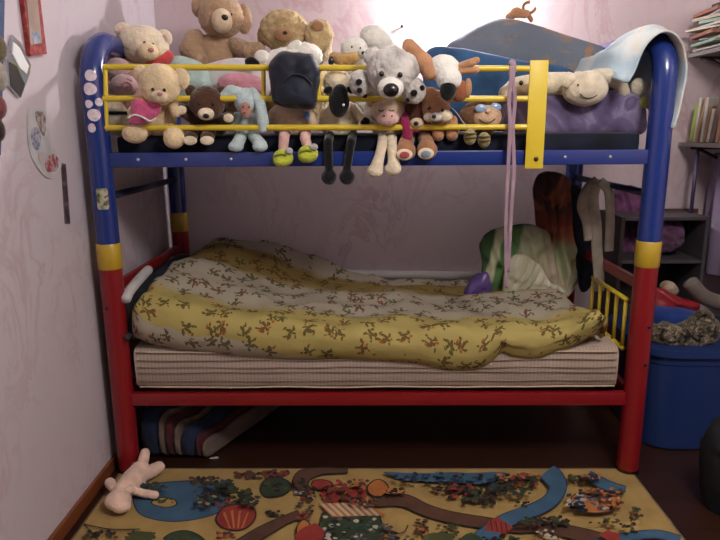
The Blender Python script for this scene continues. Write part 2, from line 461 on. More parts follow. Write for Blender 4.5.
# duvet
dm, dt = newmat('floral_duvet_cotton')
uvn = dt.n('ShaderNodeUVMap'); uvn.uv_map = 'UVMap'; rown = dt.n('ShaderNodeUVMap'); rown.uv_map = 'band'
sep = dt.n('ShaderNodeSeparateXYZ'); dt.l(rown.outputs[0], sep.inputs[0])
wob = dt.math('ADD', sep.outputs[1], dt.math('MULTIPLY', dt.math('SUBTRACT', dt.noise(5, 2, uvn.outputs[0]), .5), .09))
CR, YE, YE_SHADED = rgb('#A89E8C'), rgb('#A9995C'), rgb('#8C7644')
base = dt.ramp(wob, [(.0, YE), (.03, YE), (.10, YE), (.40, YE), (.45, CR), (.665, CR), (.70, YE_SHADED), (.83, YE_SHADED), (.86, CR), (1, CR)])  # mustard band is the yellow darkened: shade of the rear fold in the colour
sxu = dt.n('ShaderNodeSeparateXYZ'); dt.l(uvn.outputs[0], sxu.inputs[0])
hl = dt.n('ShaderNodeMapRange'); dt.l(sxu.outputs[0], hl.inputs[0]); hl.inputs[1].default_value = -.95; hl.inputs[2].default_value = -.1; hl.inputs[3].default_value = .13; hl.inputs[4].default_value = .02
base = dt.mix(dt.math('LESS_THAN', wob, hl.outputs[0]), base, CR)
# the leafy sprigs
vm = dt.n('ShaderNodeVectorMath', operation='SCALE'); vm.inputs['Scale'].default_value = 1/.074; dt.l(uvn.outputs[0], vm.inputs[0])
vo = dt.n('ShaderNodeTexVoronoi'); vo.voronoi_dimensions = '2D'; vo.inputs['Scale'].default_value = 1; vo.inputs['Randomness'].default_value = .75
dt.l(vm.outputs[0], vo.inputs['Vector'])
sb = dt.n('ShaderNodeVectorMath', operation='SUBTRACT'); dt.l(vm.outputs[0], sb.inputs[0]); dt.l(vo.outputs['Position'], sb.inputs[1])
spc = dt.n('ShaderNodeSeparateColor'); dt.l(vo.outputs['Color'], spc.inputs[0])
wn = dt.n('ShaderNodeTexNoise'); wn.inputs['Scale'].default_value = 3.2; wn.inputs['Detail'].default_value = 3; dt.l(vm.outputs[0], wn.inputs['Vector'])
w1 = dt.n('ShaderNodeVectorMath', operation='SUBTRACT'); dt.l(wn.outputs[1], w1.inputs[0]); w1.inputs[1].default_value = (.5, .5, .5)
w2 = dt.n('ShaderNodeVectorMath', operation='SCALE'); w2.inputs['Scale'].default_value = .34; dt.l(w1.outputs[0], w2.inputs[0])
w3 = dt.n('ShaderNodeVectorMath', operation='ADD'); dt.l(sb.outputs[0], w3.inputs[0]); dt.l(w2.outputs[0], w3.inputs[1]); sb = w3
ro = dt.n('ShaderNodeVectorRotate'); ro.rotation_type = 'Z_AXIS'; dt.l(sb.outputs[0], ro.inputs['Vector'])
dt.l(dt.math('MULTIPLY', spc.outputs[0], 9*PI), ro.inputs['Angle'])
nd_ = dt.n('ShaderNodeTexNoise'); nd_.inputs['Scale'].default_value = 6; dt.l(vm.outputs[0], nd_.inputs['Vector'])
def ell(cx, cy, ra, rb, ang):
    mpn = dt.n('ShaderNodeMapping'); mpn.vector_type = 'TEXTURE'
    mpn.inputs['Location'].default_value = (cx, cy, 0); mpn.inputs['Rotation'].default_value = (0, 0, math.radians(ang)); mpn.inputs['Scale'].default_value = (ra, rb, 1)
    dt.l(ro.outputs[0], mpn.inputs[0]); le = dt.n('ShaderNodeVectorMath', operation='LENGTH'); dt.l(mpn.outputs[0], le.inputs[0])
    return dt.math('LESS_THAN', dt.math('ADD', le.outputs[1], dt.math('MULTIPLY', nd_.outputs[0], .5)), 1.34)
def union(lst):
    r = lst[0]
    for x in lst[1:]: r = dt.math('MAXIMUM', r, x)
    return r
leaves = union([ell(.0, .0, .34, .026, 10), ell(.14, .11, .16, .085, 40), ell(-.10, .12, .13, .065, 150), ell(.02, -.13, .18, .075, -35), ell(-.26, -.12, .13, .08, 235), ell(.36, -.02, .12, .055, -20), ell(-.1, .32, .08, .045, 70), ell(.14, -.32, .09, .045, 20)])
flow = union([ell(.28, .16, .085, .07, 0), ell(-.30, .10, .07, .06, 0)])
on = dt.math('GREATER_THAN', spc.outputs[1], .16); redon = dt.math('GREATER_THAN', spc.outputs[2], .45)
lcol = dt.mix(spc.outputs[2], rgb('#44431F'), rgb('#5A3820'))
c1_ = dt.mix(dt.math('MULTIPLY', dt.math('MULTIPLY', leaves, on), .85), base, lcol)
c2_ = dt.mix(dt.math('MULTIPLY', dt.math('MULTIPLY', flow, redon), .85), c1_, rgb('#9E4326'))
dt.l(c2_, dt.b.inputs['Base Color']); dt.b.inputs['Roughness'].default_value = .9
dt.b.inputs['Specular IOR Level'].default_value = .2; dt.bump(dt.noise(18, 4), .5, .012)
hem = [(124, 312), (130, 333), (150, 343), (190, 350), (250, 356), (300, 359), (340, 358), (377, 360), (415, 362), (448, 370), (477, 369), (494, 360), (502, 349), (511, 356), (536, 358), (569, 347), (594, 335), (604, 322)]
RW = [ # (Y, table px->py)
 (.03, [(x, y+1) for x, y in hem]),
 (-.022, [(x, y) for x, y in hem]),
 (-.052, [(x, y-9) for x, y in hem]),
 (-.048, [(124, 298), (150, 318), (250, 333), (340, 337), (450, 345), (500, 337), (560, 334), (604, 316)]),
 (-.01, [(124, 292), (150, 300), (187, 306), (250, 319), (340, 325), (450, 330), (500, 327), (560, 326), (604, 312)]),
 (.12, [(128, 289), (150, 283), (187, 293), (230, 304), (300, 313), (360, 317), (450, 319), (540, 319), (580, 312), (604, 308)]),
 (.28, [(140, 286), (165, 270), (190, 275), (235, 287), (290, 300), (360, 305), (455, 309), (540, 304), (580, 301), (600, 302)]),
 (.45, [(150, 283), (172, 263), (190, 259), (220, 264), (253, 277), (290, 288), (360, 292), (457, 298), (530, 292), (575, 291), (592, 300)]),
 (.58, [(160, 280), (180, 262), (200, 254), (225, 254), (260, 266), (290, 277), (330, 286), (400, 289), (460, 294), (540, 288), (580, 292)]),
 (.69, [(172, 276), (187, 261), (200, 248), (212, 242), (237, 246), (270, 256), (293, 267), (320, 279), (360, 284), (436, 287), (470, 290), (560, 285), (580, 290)]),
 (.75, [(178, 274), (190, 262), (203, 248), (215, 241), (250, 246), (280, 252), (300, 260), (325, 271), (360, 281), (436, 284), (470, 287), (560, 285)]),
 (.80, [(182, 274), (193, 262), (206, 246), (217, 239), (250, 241), (285, 247), (320, 258), (345, 270), (380, 278), (440, 281), (470, 283), (560, 283)]),
 (.85, [(184, 276), (195, 268), (206, 256), (217, 248), (250, 250), (290, 258), (345, 278), (380, 284), (470, 288), (560, 288)])]
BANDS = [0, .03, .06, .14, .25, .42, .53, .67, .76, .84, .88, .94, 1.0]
NX = 150; rows = []
X0, X1 = -.955, .872
for k, (Y, tab) in enumerate(RW):
    row = []
    for i in range(NX+1):
        X = X0+(X1-X0)*i/NX
        if Y > .3 : X = max(X, X0+.0)
        zg = .58
        for _ in range(3):
            px, py = proj(Vector((X, Y, zg))); yt = lerp_list(tab, px); zg = at(px, yt, Y).z
        if k > 4: zg = max(zg, .548)
        e_ = min((X-X0)/.07, (X1-X)/.055, 1)
        if e_ < 1:
            q_ = math.sqrt(max(0, 1-(1-e_)**2)); zg = .556+(zg-.556)*q_
            Yq = Y if Y > .1 else .03+(Y-.03)*q_
        else: Yq = Y
        row.append(Vector((X, Yq, zg)))
    # soften the row
    for _ in range(2):
        row = [row[0]]+[(row[j-1]+row[j]*2+row[j+1])/4 for j in range(1, NX)]+[row[-1]]
    rows.append(row)
cols = []
for i in range(NX+1):
    c_ = smooth_path([r[i] for r in rows], 5); cols.append(c_)
nb = len(cols[0]); bm = bmesh.new(); uvl = bm.loops.layers.uv.new('UVMap'); ubl = bm.loops.layers.uv.new('band')
vd = []; info = {}
for i, c_ in enumerate(cols):
    L = 0; line = []
    for j, P in enumerate(c_):
        if j: L += (P-c_[j-1]).length
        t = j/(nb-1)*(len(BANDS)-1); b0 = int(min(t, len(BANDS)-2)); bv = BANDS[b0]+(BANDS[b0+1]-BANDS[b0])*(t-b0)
        amp = .022 if 18 < j else (.014 if 6 < j else .004)
        q = Vector((P.x*1.0, P.y*1.6, P.z*1.2))
        wv_ = amp*(noise.fractal(q*5.5, 1, 2, 4)) + (.006*(1-abs(nz((P.x*1.3+P.y*.9, P.y*.8-P.x*.3, 3), 7)*2)) if j > 12 else 0)
        v = bm.verts.new((P.x, P.y - (wv_*.6 if j < 25 else 0), P.z+wv_*(1 if j > 10 else .25)))
        info[v] = (P.x, L, bv); line.append(v)
    vd.append(line)
for i in range(NX):
    for j in range(nb-1):
        f = bm.faces.new((vd[i][j], vd[i+1][j], vd[i+1][j+1], vd[i][j+1]))
        for lo in f.loops:
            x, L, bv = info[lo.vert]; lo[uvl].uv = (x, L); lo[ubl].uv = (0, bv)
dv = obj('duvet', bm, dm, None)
s = dv.modifiers.new('thickness', 'SOLIDIFY'); s.thickness = .012; s.offset = -1
tag(dv, 'crumpled yellow and cream duvet printed with leafy sprigs on lower bunk', 'duvet')
# dark blue sheet bunched at the left end
puff('rumpled_sheet', NAVYC, [(119, 322), (123, 300), (140, 281), (165, 262), (182, 254), (196, 262), (170, 285), (140, 318), (128, 340)], .42, .04, None, lean=-.010, wr=.006)
tag(bpy.data.objects['rumpled_sheet'], 'dark blue sheet bunched between duvet and the left end rail', 'sheet')
# white padding roll at the left end, white tube along the back
WF = cloth('white_fleece', [(.3, '#A9A4A4'), (.7, '#CBC7C6')], 8)
P0, P1, P2 = at_x(122, 306, -.958), at_x(131, 289, -.958), at_x(146, 272, -.958)
o = obj('padding_roll', tube(bmesh.new(), smooth_path([P0+Vector((0, .03, .01)), P1, P2, P2+Vector((0, .03, .0))], 5), [.012]+[.020]*13+[.016, .010], 16), WF, None)
tag(o, 'short grey white roll of padding standing at the left end rail', 'padding')
A, B = at(338, 273.5, .935), at(486, 276, .935)
pts = smooth_path([A+Vector((-.25, 0, .0)), A, (A+B)/2, B, B+Vector((.4, 0, -.0))], 8)
o = obj('tube_rail', tube(bmesh.new(), pts, .022, 14), WHITE, None); tag(o, 'white tube running along the wall behind the lower mattress', 'rail')

# ------------------------------------------------------------------ plush toys
FC = fur('cream_plush', '#D2BC96'); FCB = fur('pale_cream_plush', '#D8C6AC')
FBR = fur('dark_brown_plush', '#4C3224', .2); FTN = fur('tan_plush', '#A08468', .14, 50, .9)
FGD = fur('golden_shaggy_plush', '#A8926C', .2, 34, 1, '#9A8258'); FWH = fur('white_plush', '#D4D2CA', .1)
FGR = fur('pale_grey_plush', '#BDB8B2', .1, 40, .9, '#8F8A88', 5); FBE = fur('beige_plush', '#B8A08A')
FBL = fur('pale_blue_plush', '#AFC0C2'); FOR = fur('orange_plush', '#AE805E'); FOB = fur('orange_brown_plush', '#946A4C')
FBK = fur('black_plush', '#0D0D12', .2); FDB = fur('deep_brown_plush', '#4E2C22'); FPK = fur('pink_velour', '#C0567E')
FPP = fur('pale_pink_plush', '#CBA49C'); FMU = fur('muzzle_beige_plush', '#C8B396'); FMG = fur('magenta_knit', '#8E2450')
FLI = fur('lime_plush', '#AEB83C'); FRD = fur('red_plush', '#C04A4C'); FTE = fur('pale_teal_plush', '#A4BAB4')
FPR = fur('rose_velour', '#BE8490'); FLB = fur('long_bunny_cream', '#C2B6A0'); FSP = fur('floor_bunny_pink', '#D8B4A2')
DK = plain('dark_thread', '#1A1412', .5); NOSE = plain('black_nose', '#0B0A0B', .3, .3); PKN = plain('pink_nose', '#B98280', .6)

def toy(name, label, cat, px, py, Y, group='plush toys on the upper bunk'):
    base = at(px, py, Y)
    return thing(name, label, cat, base, group)
GF = 'front row of plush toys at the guard rail'; GB = 'back rows of plush toys on the upper bunk'
def eyes(par, host, Y0, pts, r=1.5, m=BLACK, name='eye'):
    for x, y in pts: bead(name, m, x, y, r, r*1.05, Y0+fr(host, x, y), par)
def arc_line(name, m, par, host, Y0, pts, r=.5):
    P = [at(x, y, Y0+fr(host, x, y)-.001) for x, y in pts]
    obj(name, tube(bmesh.new(), smooth_path(P, 4), r*.0037, 8), m, par)

# 1 cream bear with pink heart
Y = .055; t = toy('teddy_bear', 'cream teddy bear hugging a bright pink heart beside the left blue post', 'teddy bear', 156, 136, Y, GF)
hd = E(160, 84, 21, 20, -.095, 17); h = blob('head', FC, [hd, E(160, 93, 17, 12, -.10, 14)], Y, t, .0015)
blob('body', FC, [E(157, 117, 20, 19, 0, 13)], Y, t, .0015)
for x, y, a, b in ((141, 74, 8, 9), (181, 79, 9, 11)):
    e = blob('ear', FC, [E(x, y, a, b, -.085, 4)], Y, h, .001); blob('inner_ear', FMU, [E(x+(1 if x < 160 else -1), y+1.5, a*.55, b*.55, -.100, 2)], Y, e)
mz = E(159.5, 97, 8, 6.3, -.155, 6); m_ = blob('muzzle', FMU, [mz], Y, h); bead('nose', PKN, 160, 94, 3, 2, Y+fr(mz, 160, 94), m_)
eyes(h, hd, Y, [(152.8, 89.5), (164.5, 90)], 1.7)
blob('arm', FC, [Cn((142, 104, 6, -.03), (133, 112, 6, -.075))], Y, t, .001); blob('arm', FC, [Cn((172, 103, 6, -.03), (176, 112, 6, -.07))], Y, t, .001)
for x, y, a, b in ((135, 134, 13, 9.5), (174, 138, 11, 11)):
    blob('leg', FC, [Cn((x+(9 if x < 150 else -5), 130, 8, -.02), (x, y, 8, -.07)), E(x, y, a, b, -.085, 9)], Y, t, .0012)
hp = puff('heart', FPK, [(131, 108), (133, 100), (141, 98), (147, 102), (155, 101), (161, 106), (159, 114), (150, 121), (138, 125), (129, 122), (132, 115)], Y-.115, .022, t, wr=.001)
tube_ = [at(x, y, Y-.137) for x, y in ((128, 118), (134, 115), (142, 117), (150, 121), (156, 118))]
obj('ribbon_edge', tube(bmesh.new(), smooth_path(tube_, 4), .0035, 8), FWH, hp)

# 2 dark brown bear
Y = .075; t = toy('teddy_bear', 'small dark brown teddy bear with cream muzzle and cream foot pads', 'teddy bear', 207, 136, Y, GF)
hd = E(207, 103, 18, 17, -.075, 15); h = blob('head', FBR, [hd], Y, t, .002)
for x, y in ((191, 91), (222, 92)): blob('ear', FBR, [E(x, y, 6, 6, -.07, 4)], Y, h)
mz = E(206, 114, 8.5, 6.3, -.125, 6); m_ = blob('muzzle', FCB, [mz], Y, h); bead('nose', NOSE, 206, 116, 3.4, 2.4, Y+fr(mz, 206, 116), m_)
eyes(h, hd, Y, [(199, 104), (213, 104)], 1.6)
blob('body', FBR, [E(208, 127, 19, 14, 0, 12)], Y, t, .002)
for (x0, x, y) in ((195, 182, 110), (221, 229, 118)):
    a_ = blob('arm', FBR, [Cn((x0, 120, 6, -.03), (x, y, 6.5, -.07))], Y, t, .001); blob('paw_pad', FCB, [E(x-.5, y, 5.4, 4.6, -.094, 2)], Y, a_)
for x in (190, 207):
    l_ = blob('leg', FBR, [Cn((x+4, 132, 6, -.02), (x, 138, 7, -.09))], Y, t, .001); blob('foot_pad', FCB, [E(x, 140.5, 7.5, 4.8, -.118, 2)], Y, l_)

# 3 pale blue bunny
Y = .07; t = toy('plush_bunny', 'pale blue plush bunny with drooping ears and a pinkish brown face', 'plush bunny', 246, 137, Y, GF)
hd = E(246, 101, 12, 13, -.07, 11); h = blob('head', FBL, [hd], Y, t, .001)
blob('face', fur('bunny_face', '#A67C6C'), [E(245.5, 110, 6, 8, -.108, 3.5)], Y, h); eyes(h, E(246, 108, 8, 9, -.11, 5), Y, [(243, 107), (249, 107)], .9); bead('nose', PKN, 245.6, 111.5, 1.6, 1.1, Y-.128, h)
blob('ear', FBL, [Cn((252, 93, 6, -.07), (260, 103, 6, -.085), (263, 122, 6.3, -.085), (263, 128, 5, -.085))], Y, h, .001)
blob('ear', FBL, [Cn((240, 92, 5, -.06), (231, 91, 6.5, -.07), (225, 96, 6, -.07))], Y, h, .001)
blob('body', FBL, [E(246, 124, 13, 13, 0, 10), E(246, 133, 12, 8, -.01, 9)], Y, t, .001)
blob('arm', FBL, [Cn((237, 116, 4.5, -.03), (232, 128, 4.5, -.05))], Y, t)
for x, x2 in ((242, 237), (252, 261)): blob('leg', FBL, [Cn((x, 134, 6, -.03), (x2, 145, 6.5, -.095)), E(x2-1, 146.5, 8, 5.5, -.10, 6)], Y, t, .001)

# 4 beige plush with lime shoes, head under the cap
Y = .075; t = toy('plush_doll', 'beige plush doll with lime green shoes, its head hidden by navy cap', 'plush toy', 291, 137, Y, GF)
blob('body', FBE, [E(291, 118, 24, 16, 0, 13), E(291, 128, 20, 9, 0, 11)], Y, t, .0015)
blob('head', FBE, [E(294, 88, 20, 20, .01, 14)], Y, t, .001)
for xs, x, y in ((282, 283, 158), (303, 308, 154)):
    l_ = blob('leg', FPP, [Cn((xs+3, 131, 6, -.03), (xs+2, 138, 5.6, -.10), (x, y-6, 5, -.105))], Y, t)
    s_ = blob('shoe', FLI, [E(x, y, 10.5, 9, -.115, 9), E(x-2, y+3, 8, 6, -.125, 8)], Y, l_)
    bead('lace', WF, x+6, y-7, 4, 3.5, Y-.14, s_, 2.5); 
    P = [at(a, b, Y-.15) for a, b in ((x-9, y-2), (x-2, y-4), (x+4, y-3))]; obj('strap', tube(bmesh.new(), smooth_path(P, 4), .003, 8), fur('dark_lime', '#7A8426'), s_)
blob('arm', FBE, [Cn((308, 108, 5, -.02), (313, 124, 5, -.04))], Y, t, .001)
blob('bow', fur('small_blue', '#4A6A9A'), [E(307, 116, 3, 5, -.06, 3)], Y, t)
# navy cap
CAPM = cloth('navy_satin', [(.3, '#141824'), (.6, '#1E2434'), (.85, '#2A3142')], 6, .6, 300)
cp = puff('cap', CAPM, [(272, 60), (282, 51), (300, 54), (314, 56), (320, 72), (318, 92), (314, 108), (300, 109), (284, 107), (273, 101), (271, 85), (268, 68)], Y-.11, .06, None, wr=.010, ws=17, p=4)
tag(cp, 'crumpled dark navy cap hanging over the guard rail among the toys', 'cap')
P = [at(x, y, Y-.172) for x, y in ((284, 82), (292, 75), (303, 76), (312, 84))]; obj('seam', tube(bmesh.new(), smooth_path(P, 5), .003, 8), CAPM, cp)
puff('brim', CAPM, [(277, 84), (286, 76), (300, 75), (311, 83), (314, 98), (312, 106), (296, 103), (282, 103), (276, 97)], Y-.155, .022, cp, wr=.004)

# 5 sheep
Y = .075; t = toy('plush_sheep', 'cream plush sheep with black oval face and long dangling black legs', 'plush sheep', 340, 137, Y, GF)
blob('body', FCB, [E(339, 122, 20, 18, 0, 13)], Y, t, .003, fs=80)
hd = E(337, 82, 14, 12, -.05, 12); h = blob('head', FCB, [hd, E(337, 92, 12, 10, -.05, 10)], Y, t, .003, fs=80)
fc = E(339, 102, 10.5, 15.5, -.10, 8); f_ = blob('face', FBK, [fc, E(340, 92, 8, 8, -.095, 7)], Y, h); eyes(f_, fc, Y, [(343.5, 105)], 1.3, WHITE)
for x in (351, 328): blob('ear', FBK, [E(x, 90, 5, 3.5, -.08, 3, 25 if x > 340 else -25)], Y, h)
blob('arm', FCB, [Cn((354, 108, 5, -.02), (361, 118, 5, -.05))], Y, t, .001); blob('hoof', FBK, [E(365, 122, 5, 5, -.055, 4)], Y, t)
for x0, x in ((328, 329), (351, 347)): blob('leg', FBK, [Cn((x0+2, 134, 5, -.02), (x0, 142, 5, -.105), (x, 168, 4.6, -.105)), E(x, 177, 8, 8, -.108, 7)], Y, t)

# 6 beige long-legged toy with pink muzzle
Y = .07; t = toy('plush_cow', 'beige plush animal with wide pale pink muzzle and long dangling pale legs', 'plush toy', 388, 137, Y, GF)
hd = E(388, 110, 17, 14, -.07, 13); h = blob('head', FBE, [hd], Y, t, .0015)
mz = E(388, 118.5, 11.5, 7.5, -.115, 7); m_ = blob('muzzle', FPP, [mz], Y, h); eyes(m_, mz, Y, [(384, 116), (392, 116)], .9, DK, 'nostril')
for x in (381, 391.5): arc_line('eye', DK, h, hd, Y, [(x-2.5, 110), (x, 111.2), (x+2.5, 110)])
for x, a in ((372, -30), (404, 30)): blob('ear', FBE, [E(x, 103, 6, 3.5, -.06, 3, a)], Y, h)
blob('body', FBE, [E(388, 130, 16, 12, 0, 11)], Y, t, .0015)
for x0, x, y in ((383, 376, 169), (392, 394, 167)): blob('leg', FCB, [Cn((x0, 136, 5.5, -.02), (x0-.5, 144, 5.5, -.105), ((x0+x)/2, 156, 5.5, -.105), (x, y, 7, -.108)), E(x-1, y+2, 8.5, 7, -.11, 7)], Y, t, .001)

# 7 dark brown bear with magenta scarf
Y = .075; t = toy('teddy_bear', 'deep brown teddy bear in magenta scarf with orange brown feet', 'teddy bear', 417, 137, Y, GF)
hd = E(416, 112, 13, 15, -.06, 12); h = blob('head', FDB, [hd], Y, t, .0015)
mz = E(417, 123, 7.5, 5.2, -.10, 6); m_ = blob('muzzle', FMU, [mz], Y, h); bead('nose', NOSE, 416, 123.5, 2.6, 2.2, Y+fr(mz, 416, 123.5), m_); eyes(h, hd, Y, [(411, 113), (421, 113)], 1.2)
for x in (405, 427): blob('ear', FDB, [E(x, 101, 4.5, 4.5, -.05, 3)], Y, h)
blob('body', FDB, [E(417, 130, 16, 12, 0, 11)], Y, t, .0015)
blob('scarf', FMG, [Cn((403, 112, 4, -.07), (405, 122, 5, -.095), (408, 137, 5, -.095)), Cn((404, 121, 4.5, -.06), (416, 129, 4, -.09), (428, 125, 4, -.05))], Y, t)
for x, y, pc in ((405.5, 151, '#A04848'), (427, 150, '#7A8A9C')):
    l_ = blob('leg', FOB, [Cn((x+(4 if x < 410 else -4), 134, 7, -.02), (x, y-6, 8, -.09)), E(x, y, 10.5, 10, -.105, 9)], Y, t, .001)
    p_ = blob('foot_pad', FCB, [E(x-1, y+3.5, 8.5, 6, -.134, 2.5)], Y, l_); bead('pad_patch', fur('patch'+pc[1:], pc), x-1, y+4, 5, 3.4, Y-.143, p_, 1.5)

# 8 fox-like puppy
Y = .065; t = toy('plush_fox', 'orange brown plush fox cub with white cheeks and muzzle', 'plush fox', 442, 137, Y, GF)
hd = E(436, 106, 14.5, 16, -.085, 12); h = blob('head', FOR, [hd, E(430, 96, 9, 9, -.08, 8)], Y, t, .001)
blob('cheek', FCB, [E(445, 116, 8, 6.5, -.118, 6), E(429, 117, 6, 5, -.11, 5)], Y, h); mz = E(436, 117, 6, 4.6, -.135, 5); m_ = blob('muzzle', FWH, [mz], Y, h)
bead('nose', NOSE, 434, 116.5, 2.3, 2, Y+fr(mz, 434, 116.5), m_); eyes(h, E(436, 106, 14.5, 16, -.092, 12), Y, [(442.5, 110), (429, 108)], 1.9)
for x in (426, 447): blob('ear', FOB, [E(x, 93, 5.5, 7, -.07, 3, -20 if x < 436 else 20)], Y, h)
blob('body', FOR, [E(443, 130, 17, 12, 0, 11)], Y, t, .001)
for x in (438, 452): blob('foreleg', FOR, [Cn((x, 121, 6, -.05), (x, 135, 6.5, -.06))], Y, t, .001)

# 9 hooded toy with blue goggles
Y = .05; t = toy('plush_doll', 'brown hooded plush doll with pale face, blue goggles and striped feet', 'plush toy', 483, 137, Y, GF)
hd = E(482, 115, 23, 15, -.02, 14); h = blob('hood', fur('hood_brown', '#6E4E38'), [hd], Y, t, .001)
fc = E(487, 117, 15, 12, -.052, 9); f_ = blob('face', fur('doll_face', '#B4957A'), [fc], Y, h)
g_ = None
for x, y, a in ((481, 108.5, 6.2), (495.5, 107.5, 6)):
    g_ = bead('goggle_lens', plain('blue_lens', '#8FA8C8', .15, .5), x, y, a, 4.3, Y+fr(fc, x, y)-.004, h, 2)
bead('nose', fur('doll_nose', '#C4A688'), 488.5, 111, 2.6, 2.3, Y+fr(fc, 488, 111)-.006, f_)
arc_line('smile', DK, f_, fc, Y, [(479, 119), (484, 122.5), (490, 122.5), (495, 119)])
blob('body', fur('hood_brown', ''), [E(480, 130, 15, 8, .0, 9)], Y, t)
for x, y in ((470, 137, ), (484, 140)):
    l_ = blob('foot', fur('foot_olive', '#8C8452'), [E(x, y, 6.5, 8, -.075, 7)], Y, t)
    for dy in (-3, 1): P = [at(x+q, y+dy+abs(q)*-.08, Y-.075-.028*math.sqrt(max(0, 1-(q/7)**2))) for q in (-6, -3, 0, 3, 6)]; obj('stripe', tube(bmesh.new(), smooth_path(P, 3), .003, 8), fur('stripe_brown', '#5A4630'), l_)
P = [at(x, y, Y-.13) for x, y in ((438, 96), (446, 103), (456, 112), (463, 122), (470, 129), (476, 130))]
o = obj('cord', tube(bmesh.new(), smooth_path(P, 5), .0014, 8), WF, None); tag(o, 'thin white cord looping down between fox cub and goggled doll', 'cord')

# 10 large cream bear behind the first
Y = .27; t = toy('teddy_bear', 'large cream teddy bear leaning right at the left end, red collar', 'teddy bear', 150, 133, Y, GB)
hd = E(144, 45, 25, 19, 0, 20, 10); h = blob('head', FCB, [hd], Y, t, .002)
for x, y in ((123, 31), (164, 38)): e = blob('ear', FCB, [E(x, y, 8.5, 8.5, .01, 5)], Y, h, .001); blob('inner_ear', FPP, [E(x, y+1, 4.5, 4.5, -.012, 2)], Y, e)
mz = E(148, 52, 10.5, 9, -.072, 8); m_ = blob('muzzle', FC, [mz], Y, h); bead('nose', PKN, 151, 50, 3.2, 2.4, Y+fr(mz, 151, 50), m_); eyes(h, hd, Y, [(144.5, 42.8), (152.8, 44.5)], 1.5)
blob('body', FPP, [E(140, 90, 30, 34, .03, 20)], Y, t, .002)
blob('collar', FRD, [Cn((150, 63, 5, -.02), (163, 60, 7.5, -.01), (168, 56, 6, 0))], Y, t)
blob('arm', FPP, [Cn((122, 72, 9, -.02), (112, 84, 9, -.06))], Y, t, .001)
# teal bundle beside it
Y = .30; o = puff('plush_blanket', FTE, [(168, 64), (176, 56), (190, 58), (205, 66), (212, 84), (206, 100), (188, 104), (172, 96), (165, 80)], Y, .05); tag(o, 'pale teal fleece bundle between the large cream bear and tan bear', 'blanket')
Y = .36; o = puff('fleece_cushion', cloth('pastel_fleece', [(.35, '#B6C4C4'), (.5, '#D6CED0'), (.62, '#C9AAB2')], 6), [(200, 70), (214, 62), (236, 58), (256, 60), (268, 70), (268, 96), (240, 102), (205, 98)], Y, .05); tag(o, 'white and pastel fleece cushion below the big tan bear', 'cushion')
Y = .25; o = puff('plush_pillow', FPR, [(219, 78), (232, 73), (250, 74), (263, 80), (265, 92), (254, 100), (232, 99), (219, 92)], Y, .045); tag(o, 'fluffy rose pink pillow behind the pale blue bunny', 'pillow')
o = puff('dark_pouch', FBK, [(245, 60), (252, 57), (259, 62), (258, 68), (248, 68)], .25, .018); tag(o, 'small black pouch behind the guard rail above the rose pink pillow', 'pouch')
# spiral rolled fleece and striped piece
Y = .13; t = toy('rolled_fleece', 'pale pink fleece rolled into a spiral behind left end of guard', 'fleece', 124, 98, Y, GB)
blob('roll', fur('dusty_pink_fleece', '#BFA0A2'), [E(124, 86, 14, 11.5, 0, 9)], Y, t)
sp = [at(126+(2+k*.42)*math.cos(k*.62)*.9, 86+(2+k*.36)*math.sin(k*.62)*.8, Y-.036+.0008*k) for k in range(20)]
obj('spiral_edge', tube(bmesh.new(), smooth_path(sp, 3), .004, 8), fur('pink_edge', '#B0848A'), t)
blob('base', fur('dusty_pink_fleece', ''), [E(118, 68, 13, 10, .03, 8), E(115, 98, 12, 8, .02, 8)], Y, t)
Y = .10; t = toy('plush_sock', 'white stuffed toy piece with one navy stripe near the left post', 'plush toy', 117, 136, Y, GB)
blob('body', FCB, [E(116, 118, 13, 18, 0, 10)], Y, t, .001)
P = [at(116+q, 113, Y-.039*math.sqrt(max(0, 1-(q/13.6)**2))-.002) for q in (-12.5, -9, -5, 0, 5, 9, 12.5)]
obj('stripe', tube(bmesh.new(), smooth_path(P, 3), .006, 8), NAVYC, t)

# 12 big tan bear
Y = .62; t = toy('teddy_bear', 'big tan teddy bear sitting highest, against the wall', 'teddy bear', 218, 131, Y, GB)
hd = E(221, 17, 23, 20.5, -.04, 19); h = blob('head', FTN, [hd, E(221, 2, 16, 8, -.03, 12)], Y, t, .003)
for x, y, a, b in ((200, 7, 9, 11), (244, 19, 8, 15)): e = blob('ear', FTN, [E(x, y, a, b, -.02, 5)], Y, h, .002)
mz = E(222, 21, 10.5, 12, -.125, 10); m_ = blob('muzzle', FMU, [mz], Y, h); bead('nose', NOSE, 224.5, 17.5, 3.8, 3, Y+fr(mz, 224.5, 18), m_); eyes(h, hd, Y, [(214, 11), (231, 14.5)], 1.6)
blob('body', FTN, [E(218, 62, 28, 28, 0, 19), E(218, 100, 34, 28, 0, 22)], Y, t, .003)
blob('arm', FTN, [Cn((195, 40, 11, -.03), (190, 50, 11, -.07), (199, 60, 9, -.10))], Y, t, .003)
blob('arm', FTN, [Cn((236, 46, 9, -.04), (249, 52, 9.5, -.10), (258, 50, 8, -.11))], Y, t, .003)
for x in (200, 240): blob('leg', FTN, [Cn((x, 104, 15, -.08), (x, 110, 14, -.18))], Y, t, .003)

